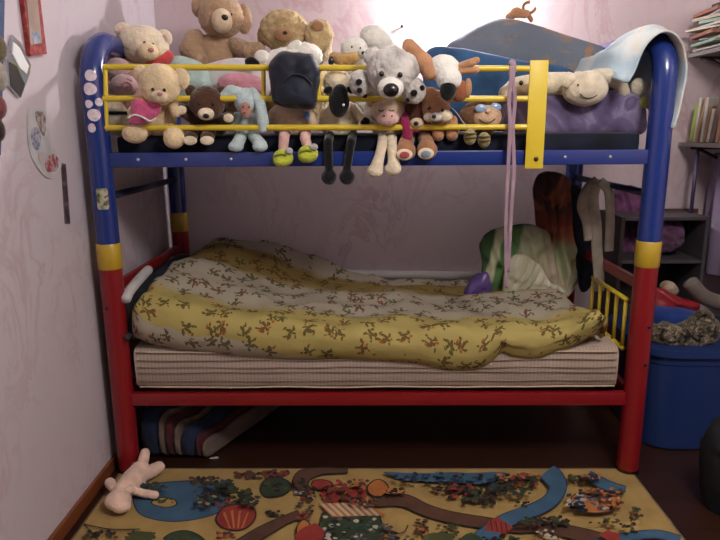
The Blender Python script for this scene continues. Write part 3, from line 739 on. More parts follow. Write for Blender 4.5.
# 14 golden shaggy toy
Y = .60; t = toy('plush_lion', 'shaggy golden plush animal lying against the wall with orange nose', 'plush toy', 296, 131, Y, GB)
hd = E(284, 31, 25, 20.5, -.03, 18); h = blob('head', FGD, [hd], Y, t, .006, fs=55)
mz = E(283, 35, 9.5, 7.5, -.105, 6); m_ = blob('muzzle', fur('burnt_orange_plush', '#96704E'), [mz], Y, h, .001); bead('nose', NOSE, 285, 33, 2.6, 2, Y+fr(mz, 285, 33), m_); eyes(h, hd, Y, [(289.5, 26.5), (276, 28)], 1.6)
blob('body', FGD, [E(294, 90, 36, 42, .04, 22), E(316, 46, 16, 18, .0, 14)], Y, t, .006, fs=55)
p_ = blob('paw', FGD, [E(319, 36, 14.5, 16.5, -.06, 10)], Y, t, .005, fs=55); blob('paw_pad', fur('burnt_orange_plush', ''), [E(318, 26, 6.5, 5, -.105, 3)], Y, p_)
blob('ear', FGD, [E(263, 36, 6, 10, -.02, 5)], Y, h, .004)
# 15 white fluffy lying toy
Y = .38; t = toy('plush_lamb', 'white fluffy plush lying behind the navy cap', 'plush toy', 292, 132, Y, GB)
blob('body', FWH, [E(285, 60, 28, 12, 0, 14, -10), E(305, 56, 18, 13, 0, 12), E(294, 85, 26, 24, .02, 14)], Y, t, .003)
blob('paw', FWH, [E(262, 58, 8, 8, -.03, 7)], Y, t, .002); blob('paw', FWH, [E(294, 47, 9, 5.5, -.02, 6, -35)], Y, t, .002)
# 16 white dog with golden ear
Y = .42; t = toy('plush_dog', 'white plush dog with golden ear, resting on the grey bear', 'plush dog', 362, 132, Y, GB)
hd = E(354, 49, 14, 12, -.06, 11); h = blob('head', FWH, [hd], Y, t, .002); eyes(h, hd, Y, [(360, 48.5), (352, 47)], 1.5)
mz = E(364, 53, 6, 5, -.10, 5); m_ = blob('muzzle', FWH, [mz], Y, h); bead('nose', NOSE, 363.5, 53, 2.2, 1.8, Y+fr(mz, 363, 53), m_)
blob('ear', fur('gold_ear', '#B99458'), [Cn((334, 57, 5.5, -.06), (343, 61, 7, -.10), (354, 58, 5.5, -.12))], Y, h, .002)
blob('body', FWH, [E(377, 39, 18, 12.5, 0, 13, 25), E(372, 80, 26, 34, .03, 16), E(388, 52, 12, 12, .01, 10)], Y, t, .002)
bead('patch', BLACK, 331, 61, 3, 4.5, Y-.09, h)
# 17 large pale grey bear
Y = .06; t = toy('teddy_bear', 'large pale grey teddy bear with big black nose and dark paw pads', 'teddy bear', 390, 133, Y, GB)
hd = E(391, 70, 25, 23, -.17, 19); h = blob('head', FGR, [hd], Y, t, .004)
for x, y, a, b in ((373, 57, 10, 10), (411, 66, 10, 14)): blob('ear', FGR, [E(x, y, a, b, -.165, 6)], Y, h, .003)
mz = E(390.5, 88, 13.5, 11, -.225, 9); m_ = blob('muzzle', FWH, [mz], Y, h, .001); bead('nose', NOSE, 391, 90, 8, 6.8, Y+fr(mz, 391, 90)+.004, m_, 5); eyes(h, hd, Y, [(381.5, 74), (400, 75)], 2.7)
blob('body', FGR, [E(390, 112, 27, 22, .10, 15), E(390, 90, 18, 20, .02, 12)], Y, t, .003)
for s_, x, y, pads in ((-1, 360, 83, ((359, 82, 3.3), (359.5, 90.5, 3), (365, 96, 2.4))), (1, 415, 91, ((414, 93, 3.6), (422, 88, 3), (408, 100, 2.4)))):
    pe = E(x, y, 11, 13, -.145, 9)
    a_ = blob('arm', FGR, [Cn((x-s_*12, y+6, 9, .0), (x, y, 10, -.14)), pe], Y, t, .002)
    for q in pads: bead('paw_pad', FBK, q[0], q[1], q[2], q[2]*.95, Y+fr(pe, q[0], q[1]), a_)
# 18 upside-down white and orange bird
Y = -.10; t = toy('plush_penguin', 'white plush bird lying upside down with orange feet and black brown head', 'plush toy', 448, 134, Y, GB)
blob('body', FWH, [E(444, 69, 17, 14, 0, 13, 15), E(449, 79, 13, 12, -.04, 11)], Y, t, .0015)
blob('foot', FOR, [Cn((409, 46, 7.5, .0), (418, 54, 7, .0), (424, 62, 9, .0), (430, 72, 9, -.01))], Y, t, .001)
blob('beak', FOR, [Cn((462, 66, 4.5, -.02), (471, 63, 4.5, -.03), (477, 60, 3.4, -.03))], Y, t); blob('beak', FOR, [Cn((460, 71, 4, -.02), (476, 70, 4, -.03))], Y, t)
h = blob('head', fur('russet_plush', '#8A5236'), [E(459, 91, 10, 11, -.01, 8)], Y, t, .001)
blob('cap_patch', FBK, [E(448, 90, 8.5, 11, -.055, 7)], Y, h); blob('side_feather', FOR, [E(468, 88, 4, 10, -.02, 4)], Y, h)


# right half of the upper bunk
Y = .33; o = puff('blanket', cloth('steel_blue_blanket', [(.3, '#24405E'), (.6, '#325680'), (.8, '#3E6690')], 7), [(424, 60), (434, 47), (470, 50), (520, 60), (572, 70), (580, 100), (560, 128), (480, 131), (432, 128), (424, 95)], Y, .06, None, wr=.005); tag(o, 'folded steel blue blanket beneath the floral pillow', 'blanket')
pm, pt = newmat('grey_blue_floral')
fl = pt.ramp(pt.noise(9, 5, dist=1.5, rough=.6), [(.48, (0, 0, 0)), (.53, (1, 1, 1))]); msk = pt.ramp(pt.noise(3.4, 2), [(.46, (0, 0, 0)), (.56, (1, 1, 1))])
pt.l(pt.mix(pt.math('MULTIPLY', fl, msk), pt.mix(pt.noise(5, 3), rgb('#505A6A'), rgb('#6C7480')), rgb('#8E7054')), pt.b.inputs['Base Color'])
pt.b.inputs['Roughness'].default_value = .75; pt.bump(pt.noise(12, 3), .4, .01)
o = puff('pillow', pm, [(447, 46), (460, 36), (474, 27), (490, 20), (508, 18), (535, 25), (565, 35), (592, 43), (612, 51), (622, 64), (627, 84), (600, 92), (550, 86), (500, 78), (462, 70), (452, 58)], .56, .085, None, lean=-.0014, wr=.006, ws=7, p=3); tag(o, 'large grey blue pillow with tan flowers propped on the blanket', 'pillow')
Y = .14; o = puff('pillow', cloth('purple_print', [(.35, '#4A405E'), (.5, '#665A7C'), (.58, '#847A98'), (.62, '#5A4E70'), (.78, '#8A849C')], 5, dist=1.2, detail=4), [(503, 98), (520, 93), (570, 92), (620, 92), (640, 96), (646, 115), (642, 134), (600, 136), (540, 136), (506, 135), (501, 116)], Y, .045, None, wr=.003, p=5); tag(o, 'flat purple printed pillow on the right end of the upper bunk', 'pillow')
# long cream bunny lying down
Y = .10; t = toy('plush_bunny', 'long limp cream plush bunny lying on the purple pillow', 'plush bunny', 560, 100, Y, GB)
blob('body', FLB, [Cn((505, 93, 7, 0), (516, 86, 9, .02), (540, 84, 12, .03), (568, 84, 12, .01))], Y, t, .0015)
hd = E(585, 89, 23, 17, -.04, 15); h = blob('head', FLB, [hd, E(588, 82, 17, 11, -.03, 12)], Y, t, .0015)
blob('ear', FLB, [Cn((594, 74, 5, -.01), (606, 76, 8, .0), (620, 84, 7, .02), (624, 92, 6, .02))], Y, h, .001)
blob('ear', FLB, [Cn((578, 76, 5, -.05), (570, 80, 5, -.07), (566, 85, 4, -.07))], Y, h, .001)
arc_line('smile', DK, h, hd, Y, [(580, 94), (586, 98), (594, 97), (600, 92)], .5); eyes(h, hd, Y, [(594, 83), (578, 85)], 1)
o = bead('dark_eye', BLACK, 521, 83, 2.2, 2.6, Y-.01, t)
Y = .13; o = blob('plush_ball', FLB, [E(639, 87, 9, 8.5, 0, 7)], Y, None, .002); tag(o, 'round beige plush ball beside the right blue post', 'plush toy', GB)
o = blob('plush_chick', fur('yellow_green_plush', '#A2A05C'), [E(643, 103, 7, 6.5, 0, 6)], Y, None, .002); tag(o, 'small yellow green plush below the beige ball by the right post', 'plush toy', GB)
# little orange toy on the pillow
Y = .60; t = toy('keyring_toy', 'tiny orange brown toy with a ring arm lying on the floral pillow', 'plush toy', 521, 20, Y)
blob('body', FOR, [Cn((508, 17, 3.5, 0), (516, 13, 5, 0), (525, 14, 4.5, 0)), E(516, 12, 6, 5, 0, 5)], Y, t, .001)
rp = [at(529+6*math.cos(a), 7.5+5.5*math.sin(a), Y) for a in [2*PI*k/18 for k in range(15)]]
obj('ring_arm', tube(bmesh.new(), rp, .007, 10), FOB, t)
blob('leg', FOB, [Cn((527, 12, 2.5, 0), (531, 20, 2.5, 0))], Y, t)
# pale blue towel draped over the right arch
TW, tt_ = newmat('pale_blue_terry')
tn = tt_.ramp(tt_.noise(5, 3, dist=.5), [(.42, rgb('#A4BAC6')), (.56, rgb('#C4CCCC')), (.68, rgb('#CCC4B4')), (.76, rgb('#B08C78'))]); tt_.l(tn, tt_.b.inputs['Base Color'])
tt_.b.inputs['Roughness'].default_value = .95; tt_.bump(tt_.noise(220, 2), .5, .003)
F_ = [(628, 84), (636, 72), (641, 58), (647, 45), (655, 36), (666, 31), (677, 34), (685, 46), (688, 62), (686, 85), (680, 110), (673, 132)]
rows = []
for k in range(13):
    u = k/12; Yk = -.055+.85*u; row = []; us = max(0, (u-.55)/.45)**1.4; u2 = min(1, u*1.7)
    for i, (x, y) in enumerate(F_):
        P = at(x, y, -.055)
        Q = Vector((P.x + ((-.03*u2-.20*us)*max(0, (4.2-i)/4.2)), Yk, P.z + .02*math.sin(u2*PI) + (.15*u2*max(0, (i-7)/4) if i > 7 else 0)))
        if i < 3: Q.z += .05*u2+.07*us*(3-i)/3
        row.append(Q)
    rows.append(smooth_path(row, 3))
for r_ in rows:
    for q in r_:
        # keep clear of the tube
        d = Vector((q.x-BR_, q.z-1.668)); L_ = d.length
        if q.z > 1.60 and L_ < .052 and q.y > .03: d = d/L_*.052; q.x, q.z = BR_+d.x, 1.668+d.y
o = grid_sheet('towel', TW, rows, None, .012, .004, 16, 1); tag(o, 'pale blue towel draped over the arch of the right end', 'towel')
# pink ribbon tied to the guard
RB = cloth('pink_ribbon', [(.3, '#8E7482'), (.7, '#A88E98')], 9)
t = thing('ribbon', 'long pale pink ribbon tied to guard rail hanging down in two strands', 'ribbon', at(510, 290, -.055))
for xs in ([(511, 66), (511, 80), (509, 99), (510, 128), (508, 170), (506, 215), (506, 262), (507, 288)], [(514, 66), (513, 82), (515, 99), (513, 128), (514, 170), (512, 200), (510, 235), (508, 272)]):
    P = smooth_path([at(x, y, -.052) for x, y in xs], 6); obj('strand', tube(bmesh.new(), P, .007, 10, flat=((0, 1, 0), .18)), RB, t)
for y in (68, 99):
    c = at(512, y, -.022); b_ = bmesh.new(); tube(b_, [c+Vector((0, math.cos(a)*.018, math.sin(a)*.018)) for a in [2*PI*k/16 for k in range(17)]], .011, 8, flat=((1, 0, 0), 1)); obj('knot', b_, RB, t)

# ------------------------------------------------------------------ clothes at the right end of the lower bunk
gs, gt = newmat('green_white_stripe')
mp_ = gt.n('ShaderNodeMapping'); mp_.inputs['Rotation'].default_value = (0, math.radians(-12), 0); gt.l(gt.obj(), mp_.inputs[0])
sx = gt.n('ShaderNodeSeparateXYZ'); gt.l(mp_.outputs[0], sx.inputs[0])
gf = gt.math('ADD', gt.math('MULTIPLY', sx.outputs[0], 2.6), .62)
gt.l(gt.ramp(gf, [(.0, rgb('#3E5A38')), (.16, rgb('#3E5A38')), (.19, rgb('#B9B896')), (.25, rgb('#B9B896')), (.28, rgb('#4C6E3E')), (.46, rgb('#557A46')), (.49, rgb('#A8A88A')), (.75, rgb('#9A9678')), (1, rgb('#AC9A86'))]), gt.b.inputs['Base Color'])
gt.b.inputs['Roughness'].default_value = .9; gt.bump(gt.noise(20, 3), .4, .01)
o = puff('striped_towel', gs, [(482, 262), (480, 244), (490, 232), (508, 226), (530, 224), (548, 234), (556, 262), (558, 290), (540, 298), (512, 298), (490, 306), (482, 285)], .60, .05, None, wr=.014, ws=11, rings=16, N=128, fold=(.014, .055, .25)); tag(o, 'green and cream striped towel heaped against the wall on lower bunk', 'towel')
hm, ht = newmat('red_green_print')
sx = ht.n('ShaderNodeSeparateXYZ'); ht.l(ht.obj(), sx.inputs[0])
wz = ht.math('ADD', ht.math('MULTIPLY', sx.outputs[2], 1.75), ht.math('MULTIPLY', ht.math('SUBTRACT', ht.noise(9, 3), .5), .35))
g1 = ht.ramp(wz, [(.0, rgb('#CCC2A8')), (.30, rgb('#BCC296')), (.46, rgb('#A8B48C')), (.54, rgb('#B07058')), (.66, rgb('#8A4238')), (.78, rgb('#4E2E28')), (1, rgb('#3A2624'))])
blot = ht.ramp(ht.noise(7, 3, dist=.6), [(.52, (0, 0, 0)), (.6, (1, 1, 1))])
ht.l(ht.mix(ht.math('MULTIPLY', blot, .7), g1, rgb('#A05A3C')), ht.b.inputs['Base Color']); ht.b.inputs['Roughness'].default_value = .9; ht.bump(ht.noise(22, 3), .4, .01)
o = puff('printed_robe', hm, [(533, 186), (539, 174), (556, 172), (570, 180), (577, 200), (580, 235), (581, 270), (572, 293), (556, 294), (548, 262), (538, 240), (534, 212)], .70, .05, None, wr=.012, ws=9, rings=16, N=128, fold=(.015, .05, .1)); tag(o, 'hanging robe, dark red above and green and orange print below', 'robe')
o = puff('cream_shirt', cloth('cream_shirt_cotton', [(.4, '#A8A48A'), (.55, '#C2BCA6'), (.68, '#A88C80')], 7), [(508, 262), (520, 254), (536, 262), (550, 280), (566, 292), (548, 300), (522, 302), (505, 300), (502, 284)], .52, .045, None, wr=.010, ws=12, rings=16, N=128, fold=(.012, .045, -.6)); tag(o, 'cream crumpled shirt lying in front of the striped towel', 'shirt')
o = puff('plastic_bag', plain('purple_film', '#5A4480', .35, .3), [(463, 296), (468, 284), (478, 274), (487, 272), (492, 285), (491, 300), (480, 304), (468, 302)], .58, .035, None, wr=.006, ws=20); tag(o, 'shiny purple bag beside the green striped towel', 'bag')
o = puff('navy_jacket', NAVYC, [(572, 186), (582, 190), (590, 215), (594, 260), (592, 285), (580, 290), (575, 250), (572, 215)], .66, .03, None, wr=.008); tag(o, 'dark navy garment hanging between the robe and grey scarf', 'jacket')
# grey beige scarf hung over the rung
SCF = cloth('grey_beige_knit', [(.3, '#7A7268'), (.6, '#968C7E'), (.8, '#A69A8A')], 14)
Xs = 1.0; P = at_x(600, 186, Xs)
t = thing('scarf', 'grey beige knitted scarf hung over the dark rung at right end', 'scarf', at(598, 290, .3))
def hang(pts, r, Yh, fl_=.45):
    return tube(bmesh.new(), smooth_path([at(x, y, Yh) for x, y in pts], 6), r, 14, flat=((0, 1, 0), fl_))
Yr = .42
obj('tail', hang([(596, 184), (593, 200), (596, 225), (597, 250), (599, 275), (599, 291)], .024, Yr-.02), SCF, t)
obj('loop', hang([(598, 181), (588, 190), (583, 206), (588, 222), (590, 240)], .026, Yr-.01, .6), SCF, t)
obj('tail', hang([(600, 181), (608, 190), (610, 205), (610, 226), (609, 246), (609, 251)], .020, Yr-.03), SCF, t)
o = puff('pink_cloth', cloth('pink_violet_cloth', [(.3, '#54304E'), (.55, '#6E4064'), (.75, '#8A587E')], 8), [(612, 196), (624, 186), (640, 190), (646, 215), (643, 245), (628, 258), (614, 250)], .93, .03, None, wr=.014, ws=22, rings=14, N=96, fold=(.010, .04, .4)); tag(o, 'mauve pink cloth hanging on the wall beyond the right bunk end', 'cloth')

# ------------------------------------------------------------------ under the bed
t = thing('striped_bag', 'navy bag with beige and maroon stripes leaning under the left of bed', 'bag', at_z(185, 462, 0))
NV = cloth('dark_navy_bag', [(.3, '#141C34'), (.7, '#222E4C')], 8); BG = cloth('beige_strip', [(.3, '#5C4E48'), (.7, '#786658')], 12); MRN = cloth('maroon_strip', [(.3, '#3C161A'), (.7, '#54222A')], 12)
def slab_px(name, mat, xf, yb, yt, shift, Y0, Y1, par, wpx=14):
    """upright soft pack: foot at pixel xf, leaning right as it goes back"""
    A = at(xf, yb, Y0); A.z = .004; ztop = at(xf, yt, Y0).z; dx = at(xf+wpx, yb, Y0).x-A.x
    bm = bmesh.new(); n = 8; rings = []
    for i in range(n+1):
        u = i/n; Yc = Y0+(Y1-Y0)*u; xo = A.x+shift*u
        k = .75+.25*math.sin(PI*min(1, u*3+.2)) if u < .3 else 1
        ring = [bm.verts.new((xo+dx*px_+.006*nz((xo, Yc, pz), 20), Yc, A.z+(ztop-A.z)*pz*k)) for px_, pz in ((0, 0), (1, 0), (1.06, .3), (1.05, .7), (.95, .95), (.6, 1.03), (.2, 1), (-.02, .8), (-.04, .4))]
        rings.append(ring)
    m = len(rings[0])
    for a, b in zip(rings, rings[1:]):
        for j in range(m): bm.faces.new((a[j], a[(j+1) % m], b[(j+1) % m], b[j]))
    bm.faces.new(rings[0]); bm.faces.new(rings[-1][::-1])
    o = obj(name, bm, mat, par); md = o.modifiers.new('s', 'SUBSURF'); md.levels = md.render_levels = 1; return o
for nm, mt_, xf, yt, w_ in (('side_panel', NV, 140, 412, 18), ('light_stripe', BG, 158, 420, 6), ('dark_stripe', MRN, 164, 424, 9), ('light_stripe', BG, 173, 430, 6), ('middle_panel', NV, 179, 434, 15), ('maroon_stripe', MRN, 194, 442, 6), ('light_stripe', BG, 200, 448, 6)):
    slab_px(nm, mt_, xf, 470, yt-6, .26, .07, .62, t, w_)
o = puff('paper_scrap', WF, [(208, 459), (217, 457), (220, 462), (214, 467), (209, 466)], .10, .006); tag(o, 'small white paper scrap by the striped bag under bed', 'paper')
o = puff('storage_bag', cloth('slate_bag', [(.3, '#1C2630'), (.6, '#2A3844'), (.8, '#56606A')], 6), [(512, 442), (518, 420), (545, 410), (575, 411), (600, 412), (606, 430), (602, 447), (560, 450)], .62, .08, None, wr=.01); tag(o, 'dark slate grey bag standing under the right part of bed', 'bag')
CARD = plain('brown_card', '#6E4A34', .8)
b_ = bmesh.new(); P = at_z(131, 474, 0); box(b_, P+Vector((0, .03, .028)), (.075, .07, .05), (0, math.radians(-8), math.radians(-24)), .008, 3)
o = obj('small_box', b_, CARD, None, sharp=40); tag(o, 'small brown box behind the pink floor bunny by left leg', 'box')

# ------------------------------------------------------------------ rug with printed town
rg = {k: cloth('rug_'+k, [(.35, a), (.65, b)], 12, .95, 300, bump=.6) for k, a, b in (
 ('sand', '#987C48', '#A68A51'), ('blue', '#2F5069', '#385B76'), ('navy', '#15213C', '#1B2B4A'), ('brown', '#472D1F', '#543425'), ('green', '#23321D', '#2E3D23'),
 ('dark', '#15100C', '#1C1510'), ('red', '#7C251E', '#8D2D24'), ('orange', '#9E5C28', '#AD6B35'), ('white', '#A59C89', '#B4AB99'), ('grey', '#46464A', '#525155'), ('olive', '#3A3E1E', '#444824'), ('border', '#645544', '#705D4A'), ('teal', '#213A40', '#2A444B'))}
RK = list(rg); bm = bmesh.new()
RX0, RX1, RY0, RY1 = -1.04, 1.022, -1.25, .008
box(bm, ((RX0+RX1)/2, (RY0+RY1)/2, .004), (RX1-RX0, RY1-RY0, .008), mi=RK.index('border'))
box(bm, ((RX0+RX1)/2, (RY0+RY1)/2, .0045), (RX1-RX0-.016, RY1-RY0-.016, .0083), mi=0)
lay = [0]
def rp_(poly, k, z=None):
    lay[0] += 1; zz = .0088+lay[0]*.000035
    vs = [at_z(x, y, zz) for x, y in poly]
    vs = [Vector((max(RX0+.01, min(RX1-.01, v.x)), max(RY0+.01, min(RY1-.009, v.y)), zz)) for v in vs]
    out = []
    for v in vs:
        if not out or (v-out[-1]).length > 1e-4: out.append(v)
    if (out[0]-out[-1]).length < 1e-4: out.pop()
    if len(out) < 3: return
    f = bm.faces.new([bm.verts.new(v) for v in out]); f.material_index = RK.index(k); f.normal_update()
    if f.normal.z < 0: f.normal_flip()
def sm(poly, k=4): return [(p.x, p.y) for p in smooth_path([(x, y, 0) for x, y in poly], k, True)]
def rs(poly, c, edge='dark', e=1.2):
    cx = sum(p[0] for p in poly)/len(poly); cy = sum(p[1] for p in poly)/len(poly); P_ = sm(poly)
    if edge:
        o_ = []
        for x, y in P_:
            d = math.hypot(x-cx, y-cy) or 1; o_.append((x+(x-cx)/d*e*1.3, y+(y-cy)/d*e*.8))
        rp_(o_, edge)
    rp_(P_, c)
def road(pts, wd, c, edge='dark'):
    pth = smooth_path([(x, y, 0) for x, y in pts], 5)
    ws = wd if isinstance(wd, list) else [wd]*len(pts)
    def strip(ex):
        L_, R_ = [], []
        for i, p in enumerate(pth):
            d = (pth[min(i+1, len(pth)-1)]-pth[max(i-1, 0)]).normalized(); n_ = Vector((-d.y, d.x, 0)); f = i/(len(pth)-1)*(len(ws)-1); a = int(min(f, len(ws)-2)); ww = ws[a]+(ws[a+1]-ws[a])*(f-a)
            L_.append((p.x+n_.x*(ww+ex), p.y+n_.y*(ww+ex)*.75)); R_.append((p.x-n_.x*(ww+ex), p.y-n_.y*(ww+ex)*.75))
        return L_+R_[::-1]
    if edge: rp_(strip(1.1), edge)
    rp_(strip(0), c)
def scrib(cx, cy, w_, h_, cols, n, r=3.2, seed=1):
    rd = random.Random(seed)
    for _ in range(n):
        x, y = cx+rd.uniform(-w_, w_), cy+rd.uniform(-h_, h_); q = rd.uniform(.5, 1)*r; m = rd.randint(5, 8)
        rp_([(x+q*rd.uniform(.6, 1.3)*math.cos(2*PI*k/m), y+q*.6*rd.uniform(.6, 1.3)*math.sin(2*PI*k/m)) for k in range(m)], rd.choice(cols))
# pond with island
rs([(134, 500), (140, 490), (152, 484), (175, 482), (200, 481), (215, 484), (222, 492), (226, 502), (218, 512), (200, 518), (175, 521), (155, 519), (140, 513)], 'blue', 'navy')
rs([(152, 503), (160, 498), (172, 499), (176, 504), (166, 507)], 'sand'); scrib(164, 500, 9, 2.5, ['green', 'olive'], 9, 3, 2)
# trees and figures right of pond
scrib(205, 481, 14, 4, ['green', 'dark', 'brown'], 26, 4, 3); scrib(216, 490, 16, 8, ['green', 'dark', 'teal', 'green'], 42, 4, 4); scrib(238, 496, 12, 10, ['green', 'dark', 'olive'], 34, 4, 5); scrib(225, 505, 20, 6, ['dark', 'green', 'red'], 26, 3, 6)
# balloon
rs([(217, 517), (224, 508), (236, 505), (249, 506), (255, 513), (252, 522), (242, 529), (228, 529), (219, 524)], 'red')
for x in (224, 232, 240, 248): rp_([(x-1.2, 510+abs(x-236)*.25), (x+1, 509+abs(x-236)*.25), (x*.5+236*.5+.8, 528), (x*.5+236*.5-.8, 528)], 'orange')
scrib(226, 535, 9, 3, ['red', 'brown', 'orange'], 14, 3, 8)
# brown bushes at the top and green shrub
scrib(247, 475, 12, 3, ['brown', 'red', 'dark'], 22, 4.5, 9); scrib(275, 474, 12, 3.2, ['brown', 'red', 'dark'], 22, 4.5, 10); rs([(261, 488), (266, 480), (276, 478), (287, 481), (290, 489), (280, 495), (266, 496)], 'green'); scrib(276, 488, 11, 5, ['olive', 'green', 'dark'], 14, 3.5, 11)
scrib(275, 513, 8, 3, ['green', 'dark'], 12, 3, 12)
rs([(166, 540), (172, 533), (186, 531), (198, 535), (202, 542)], 'green'); scrib(184, 537, 12, 3, ['olive', 'green'], 12, 3.5, 13)
# fence, roads
road([(84, 524), (110, 529), (140, 529)], .7, 'dark', None); scrib(100, 534, 16, 4, ['dark', 'brown', 'green'], 22, 3.4, 14); road([(84, 524), (98, 540)], .6, 'dark', None); road([(134, 530), (132, 540)], .7, 'dark', None)
road([(240, 546), (262, 532), (285, 520), (300, 514)], [8, 7, 5, 5], 'brown'); 
road([(348, 471), (322, 471), (304, 476), (301, 486), (309, 494)], [2, 4, 8, 7, 6], 'brown')
road([(374, 502), (402, 500), (426, 510), (450, 517), (480, 522), (515, 527), (545, 527), (575, 533), (610, 542), (630, 550)], [6, 8, 7, 7, 7, 7, 7, 8, 8, 8], 'brown')
# market stall
scrib(345, 497, 22, 9, ['red', 'red', 'brown'], 60, 5, 15); rs([(313, 482), (320, 480), (330, 482), (330, 488), (318, 489)], 'red'); rs([(368, 487), (376, 480), (384, 482), (388, 490), (380, 496), (371, 494)], 'orange')
scrib(306, 494, 10, 5, ['white', 'grey', 'dark'], 22, 3.4, 16); scrib(305, 510, 8, 12, ['grey', 'dark', 'brown', 'red'], 30, 3.6, 17)
rs([(322, 520), (326, 512), (350, 514), (372, 512), (380, 520), (378, 545), (318, 545)], 'green'); scrib(350, 526, 26, 10, ['grey', 'dark', 'green', 'white', 'teal'], 50, 3.5, 18)
rp_([(318, 503), (366, 503), (386, 515), (332, 517)], 'orange')
for k in range(7): x = 320+k*7.2; rp_([(x, 503.5), (x+3.6, 503.5), (x+3.6+13, 515.5), (x+13, 515.8)], 'white')
scrib(388, 531, 10, 7, ['grey', 'dark', 'brown'], 22, 3.5, 19); road([(394, 534), (404, 532), (408, 525)], .7, 'dark', None)
rs([(298, 526), (304, 520), (310, 526), (308, 536), (298, 536)], 'orange')
scrib(421, 527, 7, 8, ['brown', 'dark', 'orange'], 24, 3.2, 20); scrib(448, 530, 10, 7, ['dark', 'green', 'olive'], 26, 3.2, 21)
# river
rs([(385, 472), (410, 473), (440, 473), (470, 473), (497, 472), (505, 474), (496, 480), (480, 484), (455, 482), (430, 481), (405, 479)], 'blue', 'navy')
road([(547, 471), (554, 478), (558, 487), (552, 499), (538, 508), (520, 515), (504, 522), (488, 534), (470, 552)], [10, 10, 8, 8, 8, 8, 9, 10, 12], 'blue', 'navy')
rp_([(488, 521), (497, 517), (513, 527), (506, 534), (484, 530)], 'red')
for k in range(4): x = 490+k*5; rp_([(x, 520+k*.9), (x+1, 520+k*.9), (x+3, 531+k), (x+2, 531+k)], 'dark')
scrib(462, 492, 14, 6, ['dark', 'brown', 'red', 'brown'], 36, 4.4, 22); scrib(480, 497, 16, 7, ['dark', 'green', 'brown', 'dark'], 40, 4.2, 23); scrib(500, 484, 12, 5, ['dark', 'green', 'teal'], 28, 4, 24); scrib(525, 480, 14, 5, ['brown', 'dark', 'red', 'green'], 32, 4, 25); scrib(523, 504, 6, 3, ['dark'], 6, 3, 26); scrib(437, 489, 5, 1.5, ['dark', 'brown'], 6, 3, 27)
# right corner motifs
road([(588, 474), (600, 482), (612, 487), (626, 489)], [4, 6, 6, 3], 'blue', 'navy'); scrib(577, 478, 8, 4, ['brown', 'olive', 'dark', 'orange'], 20, 3, 28)
rs([(576, 494), (600, 492), (620, 496), (612, 510), (588, 512), (572, 505)], 'orange', 'brown'); scrib(594, 502, 18, 8, ['navy', 'blue', 'dark', 'brown', 'white', 'red'], 56, 3.6, 29); scrib(578, 506, 8, 5, ['navy', 'dark', 'teal'], 20, 3.4, 30)
scrib(556, 521, 12, 4, ['green', 'dark', 'brown'], 26, 3.8, 31); scrib(548, 534, 12, 4, ['white', 'brown', 'white', 'dark'], 26, 3, 32); scrib(604, 520, 14, 3, ['olive', 'dark'], 12, 3, 33)
road([(590, 545), (620, 538), (655, 534), (680, 540)], [5, 5, 5, 5], 'blue', 'navy'); scrib(636, 515, 6, 8, ['brown', 'olive', 'dark'], 20, 3, 34); scrib(500, 541, 20, 4, ['dark', 'green', 'blue'], 26, 4, 35)
for n_, (x, y, w_, h_, cs) in enumerate(((152, 486, 14, 3, ['dark', 'green', 'teal']), (205, 498, 10, 8, ['green', 'dark', 'teal', 'sand']), (250, 500, 8, 5, ['green', 'dark']), (300, 484, 5, 6, ['dark', 'brown']),
    (330, 490, 20, 7, ['red', 'brown', 'dark', 'red']), (352, 484, 16, 5, ['red', 'orange', 'brown']), (365, 500, 14, 4, ['red', 'dark', 'brown']), (395, 490, 8, 2, ['orange', 'dark']), (420, 477, 26, 4, ['blue', 'navy', 'navy']), (470, 478, 26, 4, ['blue', 'navy', 'dark', 'green']),
    (448, 486, 10, 3, ['dark', 'brown', 'red']), (490, 490, 22, 6, ['dark', 'brown', 'green', 'dark']), (515, 477, 18, 3, ['dark', 'brown', 'red', 'orange']), (520, 492, 12, 4, ['dark', 'green']), (410, 540, 30, 4, ['dark', 'brown', 'grey']),
    (350, 538, 24, 4, ['grey', 'white', 'green', 'dark']), (460, 541, 24, 4, ['dark', 'green', 'brown']), (600, 491, 22, 3, ['brown', 'orange', 'dark']), (575, 499, 8, 6, ['navy', 'teal', 'white']), (612, 503, 10, 6, ['red', 'brown', 'white', 'orange']),
    (625, 525, 14, 6, ['olive', 'sand', 'dark']), (530, 520, 12, 3, ['dark', 'green']), (222, 484, 12, 4, ['dark', 'green', 'teal']), (140, 535, 14, 4, ['dark', 'green', 'brown']), (590, 476, 10, 2, ['dark', 'orange', 'navy']))):
    scrib(x, y, w_, h_, cs, 26, 3.4, 60+n_)
# continue the print towards the room
rdn = random.Random(9)
for _ in range(60):
    x, y = rdn.uniform(RX0+.1, RX1-.1), rdn.uniform(RY0+.1, -.5); k = rdn.choice(['green', 'brown', 'red', 'blue', 'olive', 'dark']); q = rdn.uniform(.02, .06); m = 9
    lay[0] += 1; zz = .0088+lay[0]*.000035
    bm.faces.new([bm.verts.new((x+q*rdn.uniform(.7, 1.3)*math.cos(2*PI*j/m), y+q*rdn.uniform(.7, 1.3)*math.sin(2*PI*j/m), zz)) for j in range(m)]).material_index = RK.index(k)
me = bpy.data.meshes.new('rug'); bm.to_mesh(me); bm.free()
o = link_mesh('rug', me, [rg[k] for k in RK], None, False); tag(o, 'children play rug printed with roads, river, pond and market stall', 'rug')

